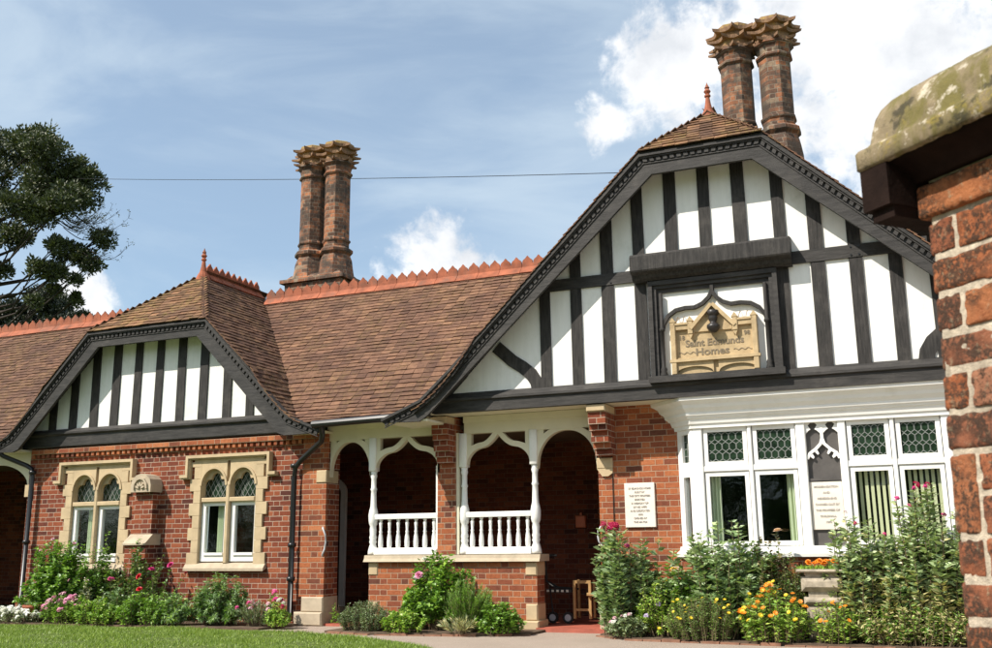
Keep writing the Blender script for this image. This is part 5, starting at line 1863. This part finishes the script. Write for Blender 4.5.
leaves('foliage', Pq, RNG.normal(0, 1, Pq.shape), np.array([0, -.3, 1.]) + RNG.normal(0, .4, Pq.shape), rn(len(Pq), .04, .06), rn(len(Pq), .025, .04), 'leaf_rose', T)
plant('catmint', 'broad grey-green leafy clump below the right stone window', 'plant', -9.38, -.62, .56, .34, .68, 'leaf_blue', 150, 44, .060, .017, 'bush', mat2='leaf_rose', frac2=.4)
plant('catmint', 'small grey-green leafy clump in front of the sill, right of the red roses', 'plant', -10.0, -.85, .34, .24, .46, 'leaf_blue', 60, 34, .055, .017, 'bush', mat2='leaf_bright', frac2=.4)
plant('pinks', 'loose pink flowers with thin grey leaves near the drainpipe', 'flowers', -8.72, -.66, .34, .26, .34, 'leaf_grey', 60, 16, .05, .012, 'spiky', [('cluster', 'petal_palepink', .03, 10, .5), ('cluster', 'petal_magenta', .03, 6, .5)])
plant('garden_pinks', 'pair of bright magenta flowers on tall stems right of the grey-green clump', 'flowers', -8.55, -.45, .14, .08, .56, 'leaf_bright', 12, 14, .045, .02, 'tall', [('cluster', 'petal_magenta', .045, 2, .8)])
plant('sedum', 'small yellow-green rounded clump with cream flowers beside the drainpipe foot', 'plant', -8.32, -.66, .24, .2, .30, 'leaf_bright', 60, 26, .035, .018, 'bush', [('cluster', 'petal_white', .03, 5, .8), ('cluster', 'petal_crimson', .03, 4, .7)], mat2='leaf_yellow', frac2=.4)

# terracotta pot with succulents
T = thing('plant_pot', (-12.75, -.78, .03), 'terracotta pot of blue-green succulents behind the white flowers', 'flower pot')
mb = MB(); mb.lathe([(.13, .03), (.17, .22), (.185, .225), (.185, .27), (.165, .275), (.155, .24)], -12.75, -.78, 18); mb.build('pot', 'terracotta', T, True)
Pq = np.array([(-12.75 + .13 * math.cos(a) * r, -.78 + .13 * math.sin(a) * r, .27) for a, r in zip(rn(160, 0, 6.28), rn(160, 0, 1))])
leaves('succulent', Pq, np.stack([rn(160, -1, 1), rn(160, -1, 1), rn(160, .2, 1)], 1), RNG.normal(0, 1, (160, 3)), rn(160, .05, .09), rn(160, .02, .035), 'leaf_valerian', T)

# middle bed -------------------------------------------------------
plant('rose_bush', 'bright green rose bush with one pink rose below the left balustrade', 'rose bush', -5.95, -.48, .66, .38, .92, 'leaf_bright', 120, 44, .060, .042, 'bush', [('rose', 'petal_white', .03, 3, .5)], mat2='leaf_rose', frac2=.5)
place_bloom(bpy.data.objects[-1] if False else [o for o in COL.objects if o.get('label', '').startswith('bright green rose bush')][0], (-6.05, -.86, .73), 'rose', 'petal_pink', .06)
plant('rosemary', 'upright needle-leaved rosemary bush in front of the right part of the porch parapet', 'shrub', -5.42, -.72, .36, .26, .62, 'leaf_rose', 110, 60, .045, .006, 'spiky', mat2='leaf_bright', frac2=.45)
plant('cotton_lavender', 'low dark olive-grey shrub at the left end of the porch bed', 'shrub', -6.85, -.84, .42, .26, .34, 'leaf_grey', 120, 44, .028, .009, 'mound', mat2='leaf_dark', frac2=.4)
plant('lady_mantle', 'low pale green clump between the grey shrub and rosemary', 'plant', -6.20, -.98, .32, .16, .27, 'leaf_bright', 60, 26, .04, .03, 'mound', mat2='leaf_yellow', frac2=.3)
plant('dry_grass', 'tuft of dry straw-coloured leaves at the foot of the rosemary', 'plant', -5.42, -1.0, .28, .12, .18, 'leaf_dry', 34, 14, .07, .008, 'spiky', mat2='leaf_grey', frac2=.4)
plant('geranium', 'low mid green leafy clump at the right end of the porch bed', 'plant', -4.98, -.74, .32, .24, .34, 'leaf_rose', 70, 28, .045, .030, 'mound', mat2='leaf_bright', frac2=.4)

# right bed --------------------------------------------------------
plant('valerian', 'tall blue-green valerian with crimson flower heads at the left end of the bay bed', 'plant', -3.42, -.50, .34, .28, 1.26, 'leaf_valerian', 60, 50, .095, .045, 'tall', [('cluster', 'petal_crimson', .05, 9, .8), ('cluster', 'petal_magenta', .035, 3, .7)], mat2='leaf_blue', frac2=.4, stemr=.006)
plant('valerian', 'shorter silver-green leafy stems below the white wall plaque', 'plant', -3.02, -.42, .26, .24, 1.0, 'leaf_valerian', 34, 40, .085, .04, 'tall', mat2='leaf_blue', frac2=.5)
plant('bleeding_heart', 'low clump with small white flowers in front of the tall valerian', 'flowers', -3.32, -.78, .24, .12, .24, 'leaf_grey', 50, 20, .045, .02, 'mound', [('cluster', 'petal_white', .024, 10, .3), ('cluster', 'petal_palepink', .024, 6, .3)])
plant('spurge', 'yellow-green small-leaved shrub between the valerian and the yellow marigolds', 'shrub', -2.95, -.62, .40, .26, .58, 'leaf_bright', 100, 34, .032, .020, 'bush', [('cluster', 'petal_lilac', .03, 6, .2), ('daisy', 'petal_yellow', .025, 5, .1)], mat2='leaf_yellow', frac2=.5)
plant('hydrangea', 'cream flower head and yellow spike above the spurge', 'flowers', -2.78, -.55, .14, .1, .68, 'leaf_rose', 12, 20, .06, .03, 'tall', [('cluster', 'petal_peach', .075, 1, .8), ('cluster', 'petal_yellow', .04, 2, .8)])
plant('poppy', 'tall blue-green leafy stems in front of the left bay light', 'plant', -2.15, -.55, .44, .26, 1.22, 'leaf_blue', 70, 50, .095, .045, 'tall', mat2='leaf_valerian', frac2=.5, stemr=.006)
plant('poppy', 'leafy green stems filling the bed between the spurge and the bay sill', 'plant', -2.62, -.45, .3, .2, .86, 'leaf_rose', 34, 40, .085, .04, 'tall', mat2='leaf_blue', frac2=.4)
plant('rose_bush', 'bronze leaved rose bush with one peach rose before the second bay light', 'rose bush', -1.72, -.52, .36, .24, 1.14, 'leaf_dark', 50, 42, .055, .036, 'bush', [('rose', 'petal_peach', .06, 1, .85)], mat2='leaf_bronze', frac2=.5)
plant('hebe', 'dark green small-leaved bush left of the stone planter', 'shrub', -1.50, -.50, .34, .26, .92, 'leaf_olive', 110, 50, .035, .014, 'bush', mat2='leaf_dark', frac2=.5)
plant('tagetes', 'fine-leaved mound with small yellow flowers, centre of the bay bed', 'flowers', -2.42, -.86, .46, .22, .46, 'leaf_rose', 150, 40, .030, .007, 'mound', [('daisy', 'petal_yellow', .022, 34, .3)], mat2='leaf_olive', frac2=.5)
plant('marigold', 'mound of orange marigolds left of the stone planter', 'flowers', -1.62, -.90, .40, .22, .54, 'leaf_bright', 110, 26, .050, .014, 'mound', [('daisy', 'petal_orange', .032, 46, .45), ('daisy', 'petal_yellow', .028, 22, .2)], mat2='leaf_yellow', frac2=.4)
plant('marigold', 'thin orange marigolds right of the stone planter', 'flowers', -.98, -.90, .26, .12, .44, 'leaf_yellow', 40, 22, .05, .014, 'mound', [('daisy', 'petal_orange', .028, 10, .4)], mat2='leaf_bright', frac2=.5)


def dryness(P): return np.clip(1.0 - (P[:, 2] / .85), .05, .85)


plant('seed_poppy', 'tall seeding poppy stems before the third bay light, dry at the foot', 'plant', -.66, -.60, .44, .28, 1.26, 'leaf_valerian', 66, 58, .085, .038, 'tall', [('cluster', 'petal_crimson', .03, 2, .8)], mat2='leaf_dry', frac2=dryness, stemr=.006)
plant('seed_poppy', 'tallest seeding poppy stems with crimson flowers beside the brick gate pier', 'plant', .10, -.60, .42, .28, 1.48, 'leaf_valerian', 84, 62, .085, .036, 'tall', [('cluster', 'petal_magenta', .032, 6, .75), ('cluster', 'petal_crimson', .04, 2, .85)], mat2='leaf_dry', frac2=dryness, stemr=.006)
plant('seed_poppy', 'middle seeding poppy stems between the third and fourth bay lights', 'plant', -.26, -.56, .36, .26, 1.08, 'leaf_blue', 40, 50, .08, .036, 'tall', [('cluster', 'petal_magenta', .03, 2, .8)], mat2='leaf_dry', frac2=dryness, stemr=.006)
plant('seed_poppy', 'row of green poppy stems mostly hidden behind the brick gate pier', 'plant', .85, -.60, .45, .28, 1.25, 'leaf_blue', 60, 50, .08, .036, 'tall', mat2='leaf_dry', frac2=dryness, stemr=.006)
plant('ground_cover', 'low green leafy fringe at the path edge before the tall poppies', 'plant', -.20, -.90, .62, .12, .40, 'leaf_rose', 110, 22, .05, .018, 'tall', mat2='leaf_dry', frac2=.45)
plant('weed_tuft', 'sparse seedling growing by the porch step at the left pillar', 'plant', -7.82, .10, .06, .05, .26, 'leaf_bright', 6, 10, .04, .018, 'tall')

# stone planter
T = thing('stone_planter', (-1.12, -.62, .03), 'pale carved stone planter with orange flowers below the inscribed bay panel', 'planter')
mb = MB()
mb.bbox(-1.28, -.92, -.76, -.42, .03, .42, .05); mb.bbox(-1.30, -.90, -.78, -.42, .42, .50, .03)
mb.bbox(-1.32, -.88, -.79, -.42, .56, .72, .05); mb.bbox(-1.36, -.84, -.81, -.42, .765, .80, .012)
mb.box(-1.25, -.95, -.73, -.44, .49, .57); mb.box(-1.27, -.93, -.74, -.44, .715, .77)
mb.build('planter_body', 'planter_stone', T)
Pq = np.stack([rn(260, -1.34, -.86), rn(260, -.80, -.44), np.full(260, .80)], 1)
leaves('foliage', Pq, np.stack([rn(260, -.7, .7), rn(260, -.7, .7), rn(260, .4, 1)], 1), RNG.normal(0, 1, (260, 3)), rn(260, .03, .06), rn(260, .015, .025), 'leaf_bright', T)
for i in range(24): place_bloom(T, (random.uniform(-1.25, -.88), random.uniform(-.80, -.5), .865 + random.uniform(-.01, .03)), 'rose', 'petal_orange', .03)

# brick edging along the right bed
e = [(-4.6, -.66), (-5.2, -.96), (-6.6, -1.16), (-7.35, -1.06)]
for poly in ([(-3.78, -.5), (-3.32, -.90), (-1.5, -1.06), (.9, -1.05)], e):
    mb = MB()
    for (a, b_) in zip(poly, poly[1:]):
        a, b_ = Vector(a), Vector(b_); L = (b_ - a).length; n = int(L / .225); d = (b_ - a).normalized(); s = Vector((-d.y, d.x))
        for k in range(n):
            p = a + d * (k * .225); q = p + d * .212; h = .022 + random.uniform(-.012, .010)
            c = [p - s * .03, q - s * .03, q + s * .03, p + s * .03]
            mb.add([(v.x, v.y, z) for z in (-.01, h) for v in c], [(0, 3, 2, 1), (4, 5, 6, 7), (0, 1, 5, 4), (1, 2, 6, 5), (2, 3, 7, 6), (3, 0, 4, 7)])
    right_ = poly is not e
    info(mb.build('brick_edging', 'edging_brick', None, origin=(-1.4 if right_ else -5.9, -1.0, 0)), 'low row of worn edging bricks along the ' + ('flower bed below the bay window' if right_ else 'small bed below the porch balustrades'), 'edging')

# ------------------------------------------------------------------ porch things
T = thing('wheeled_walker', (-4.62, .75, .05), 'walking frame trolley with yellow wooden posts and small wheels inside the porch', 'walker')
mb = MB()
for x in (-4.46, -4.24): mb.box(x, x + .035, .60, .64, .12, .62)
mb.box(-4.46, -4.205, .605, .635, .58, .62); mb.box(-4.46, -4.205, .606, .634, .22, .25)
for x in (-4.46, -4.24): mb.box(x, x + .03, .80, .84, .12, .62)
mb.build('wooden_frame', 'wood_pale', T)
mb = MB(); mb.tube([(-4.44, .62, .5), (-4.72, .62, .52), (-4.86, .66, .60), (-4.88, .7, .9)], .012, 8); mb.tube([(-4.44, .8, .5), (-4.74, .8, .52), (-4.9, .8, .6)], .012, 8)
mb.tube([(-4.80, .62, .56), (-4.76, .64, .12)], .012, 8); mb.tube([(-4.88, .7, .9), (-4.80, .68, .95), (-4.70, .66, .95)], .014, 8)
mb.build('handle_frame', 'rubber', T, True)
mb = MB(); mb.box(-4.84, -4.48, .61, .80, .46, .50); mb.build('tray', 'rubber', T)
mb = MB()
for x in np.arange(-4.84, -4.5, .07): mb.box(x, x + .035, .603, .609, .465, .495)
mb.build('tray_stripe', 'petal_white', T)
for wx in (-4.76, -4.54):
    mb = MB(); mb.tube([(wx, .60, .13), (wx, .64, .13)], .075, 18); w = mb.build('wheel', 'rubber', T)
    mb = MB(); mb.tube([(wx, .592, .13), (wx, .648, .13)], .045, 14); mb.build('hub', 'metal_grey', w)
T = thing('porch_bench', (-3.9, 1.0, .05), 'plain wooden bench on red brick supports deep in the porch doorway', 'bench')
mb = MB(); mb.bbox(-4.25, -3.62, .55, .95, .42, .46, .006); mb.build('seat', 'wood_pale', T)
for x in (-4.08, -3.78):
    mb = MB(); mb.box(x, x + .1, .6, .92, .05, .42); mb.build('support', 'brick', T)

# ------------------------------------------------------------------ trees


def tree(label, name, trunk, clumps, mat, leafL, leafW, per, group=None, limbs=True, spread=.62):
    bx, by, h = trunk
    T = thing(name, (bx, by, 0), label, 'tree', group)
    mb = MB(); pts = [(bx, by, -.1), (bx + .1, by, h * .35), (bx - .1, by + .1, h * .7), (bx + .05, by, h)]
    mb.tube(pts, [.42, .34, .24, .08], 10)
    mb.build('trunk', 'bark', T, True)
    mb = MB(); top = Vector((bx, by, 0))
    for (cx, cy, cz, r) in clumps:
        z0 = min(h * .93, max(2.5, cz - abs(cx - bx) * .25 - .6))
        a = Vector((bx, by, z0)); b = Vector((cx, cy, cz)); m = a.lerp(b, .5) + Vector((random.uniform(-.3, .3), random.uniform(-.3, .3), -.12 * (b - a).length))
        mb.tube([a, a.lerp(m, .6), m, m.lerp(b, .6), b], [.07, .055, .04, .028, .015], 6, False)
        for k in range(6):
            d = Vector((random.gauss(0, 1), random.gauss(0, 1), random.gauss(0, .7))).normalized() * r * .8
            mb.tube([m.lerp(b, random.uniform(.5, 1)), b + d * .6, b + d], [.022, .014, .006], 4, False)
    mb.build('limbs', 'bark_dark', T, True)
    Ps, Ds = [], []
    for (cx, cy, cz, r) in clumps:
        nsub = max(9, int(50 * r ** 1.4))
        for k in range(nsub):
            d = RNG.normal(0, 1, 3); d /= np.linalg.norm(d); rad = r * RNG.uniform(.45, 1.0)
            c = np.array([cx, cy, cz]) + d * rad * np.array([1, 1, .75])
            n = per; q = RNG.normal(0, 1, (n, 3)); q /= np.linalg.norm(q, axis=1, keepdims=True)
            sr = (.10 + r * .20) * RNG.uniform(.7, 1.2) * spread / .62
            Ps.append(c + q * sr * RNG.uniform(.3, 1, (n, 1))); Ds.append(q + np.array([0, 0, .5]))
    P = np.concatenate(Ps); D = np.concatenate(Ds); n = len(P)
    leaves('crown', P, D, RNG.normal(0, 1, (n, 3)), rn(n, leafL * .6, leafL), rn(n, leafW * .6, leafW), mat, T)
    return T


# clumps of the big pine, crown partly beyond the left frame edge (x, y, z, radius)
cl = []
for (x, z, r) in ((-33.9, 18.1, 1.1), (-32.8, 17.9, .95), (-31.9, 17.3, .9), (-31.0, 16.7, .8), (-30.3, 16.2, .75), (-33.5, 16.7, 1.1), (-32.2, 16.1, .95), (-31.0, 15.5, .85), (-30.0, 15.1, .75),
                  (-29.6, 14.5, .6), (-33.5, 15.2, 1.0), (-32.0, 14.7, .8), (-30.9, 14.3, .7), (-30.1, 13.9, .55), (-33.4, 13.8, .7), (-32.3, 13.5, .6), (-31.2, 13.2, .55), (-30.5, 13.0, .45), (-30.2, 12.6, .4),
                  (-33.2, 12.7, .5), (-32.3, 12.4, .42), (-31.5, 12.2, .42), (-30.9, 12.1, .4), (-30.5, 11.9, .3), (-31.9, 11.6, .3), (-31.2, 11.3, .28), (-32.0, 11.0, .26),
                  (-35.5, 18.3, 1.3), (-37.2, 17.6, 1.4), (-38.8, 16.4, 1.3), (-35.4, 16.6, 1.3), (-37.3, 15.4, 1.2), (-35.3, 14.6, 1.1), (-38.5, 14.2, 1.0), (-36.6, 13.3, 1.0), (-34.9, 12.6, .6)):
    cl.append((-33.5 + (x + 33.5) * (.80 if x > -33.5 else 1), 16 + random.uniform(-1.6, 1.6), z, r))
PT = tree('tall dark pine with a ragged crown at the left edge, behind the roof', 'pine_tree', (-36.0, 16.2, 18.0), cl, 'leaf_pine', .20, .10, 46)
# bare drooping twigs at the right tip of the pine
mb = MB(); Pq = []
for k in range(16):
    z0 = 14.1 + random.uniform(-1.0, .6); x0 = -30.9 + random.uniform(-.3, .3); y0 = 16 + random.uniform(-.8, .8)
    L = random.uniform(1.0, 2.6); pts = []
    for i in range(8):
        t = i / 7; pts.append((x0 + L * t, y0 + .2 * math.sin(k + 2 * t), z0 - .75 * math.sin(t * 2.4) * (L / 2.2) + .25 * t * t))
    mb.tube(pts, [.02, .018, .016, .014, .012, .010, .008, .005], 4, False)
    for i in range(2, 8):
        for q in range(3):
            b0 = Vector(pts[i]); d = Vector((random.uniform(.0, .35), random.uniform(-.2, .2), random.uniform(-.12, .28)))
            mb.tube([b0, b0 + d * .6, b0 + d], [.008, .006, .003], 3, False)
            if random.random() < .5:
                for _ in range(5): Pq.append(tuple(b0 + d + Vector((random.gauss(0, .04), random.gauss(0, .04), random.gauss(0, .04)))))
mb.build('twigs', 'bark_dark', PT)
Pq = np.array(Pq); leaves('twig_leaves', Pq, RNG.normal(0, 1, Pq.shape), RNG.normal(0, 1, Pq.shape), rn(len(Pq), .06, .12), rn(len(Pq), .02, .04), 'leaf_pine', PT)
cl = [(-45.5 + random.uniform(-5.5, 4.0), 25 + random.uniform(-2, 2), random.uniform(9.5, 14.6), random.uniform(.9, 1.4)) for _ in range(46)]
cl += [(-41.5, 24, 14.0, .8), (-40.6, 24.5, 12.8, .8), (-40.0, 24, 12.2, .7), (-39.4, 24.3, 12.4, .5), (-38.7, 24.2, 12.6, .4), (-38.1, 24, 12.5, .35), (-40.6, 24.2, 13.6, .6)]
tree('dark leafy tree low behind the toothed ridge, below the tall pine', 'broadleaf_tree', (-45.5, 25, 11.5), cl, 'leaf_pine_dark', .22, .12, 34)

# garden trees on the far side of the lawn, behind the viewer: the window panes reflect them
for i, (tx, ty, th) in enumerate(((-45, -38, 12), (-37, -35, 10), (-29, -38, 11.5), (-20, -35, 10), (-12, -38, 12), (-5, -35, 10.5), (3, -37, 11))):
    cl = [(tx + random.gauss(0, 2.6), ty + random.gauss(0, 2.0), random.uniform(.8, th), random.uniform(1.4, 2.3)) for _ in range(30)]
    T = thing('broadleaf_tree', (tx, ty, 0), 'leafy garden tree behind the viewer, seen only as dark foliage mirrored in the window panes', 'tree', 'trees mirrored in the window panes')
    mb = MB(); mb.tube([(tx, ty, -.1), (tx + .1, ty, th * .4), (tx, ty, th * .85)], [.35, .26, .08], 8); mb.build('trunk', 'bark', T, True)
    Ps = []
    for c in cl:
        q = RNG.normal(0, 1, (150, 3)); q /= np.linalg.norm(q, axis=1, keepdims=True)
        Ps.append(np.array(c[:3]) + q * c[3] * RNG.uniform(.5, 1, (150, 1)))
    P = np.concatenate(Ps); P[:, 2] = np.maximum(P[:, 2], .2); n = len(P)
    leaves('crown', P, RNG.normal(0, 1, (n, 3)), RNG.normal(0, 1, (n, 3)), rn(n, .35, .6), rn(n, .25, .4), 'leaf_dark', T)

# telephone wire
mb = MB(); A = Vector((-30, 16, 14.55)); Bq = Vector((14, 12, 10.6)); pts = []
P0, P1 = Vector((-31.0, 16, 16.08)), Vector((-4.6, 8.7, 9.45))
for i in range(25):
    t = i / 24; p = P0.lerp(P1, t); pts.append((p.x, p.y, p.z - 4 * .12 * t * (1 - t)))
mb.tube(pts, .010, 5)
wr = mb.build('telephone_wire', 'black_metal', None, origin=(-7.5, 10, 10.5)); info(wr, 'thin dark telephone wire crossing the sky behind the chimneys', 'wire')

grass()

# shared groups for repeats of one kind
GROUPS = {'rose_bush': 'rose bushes in the flower beds', 'climbing_rose': 'climbing rose growth on the buttress', 'edging_shrub': 'low edging shrubs of the left bed', 'catmint': 'grey-green clumps of the left bed',
          'valerian': 'valerian plants beside the porch', 'poppy': 'leafy stems below the bay window', 'seed_poppy': 'seeding poppies beside the gate pier', 'marigold': 'orange marigolds beside the planter',
          'brick_edging': 'brick edgings of the flower beds'}
for o in list(COL.objects):
    if o.parent is None and not o.get('group') and o.get('label'):
        g = GROUPS.get(o.name.split('.')[0])
        if g: o['group'] = g
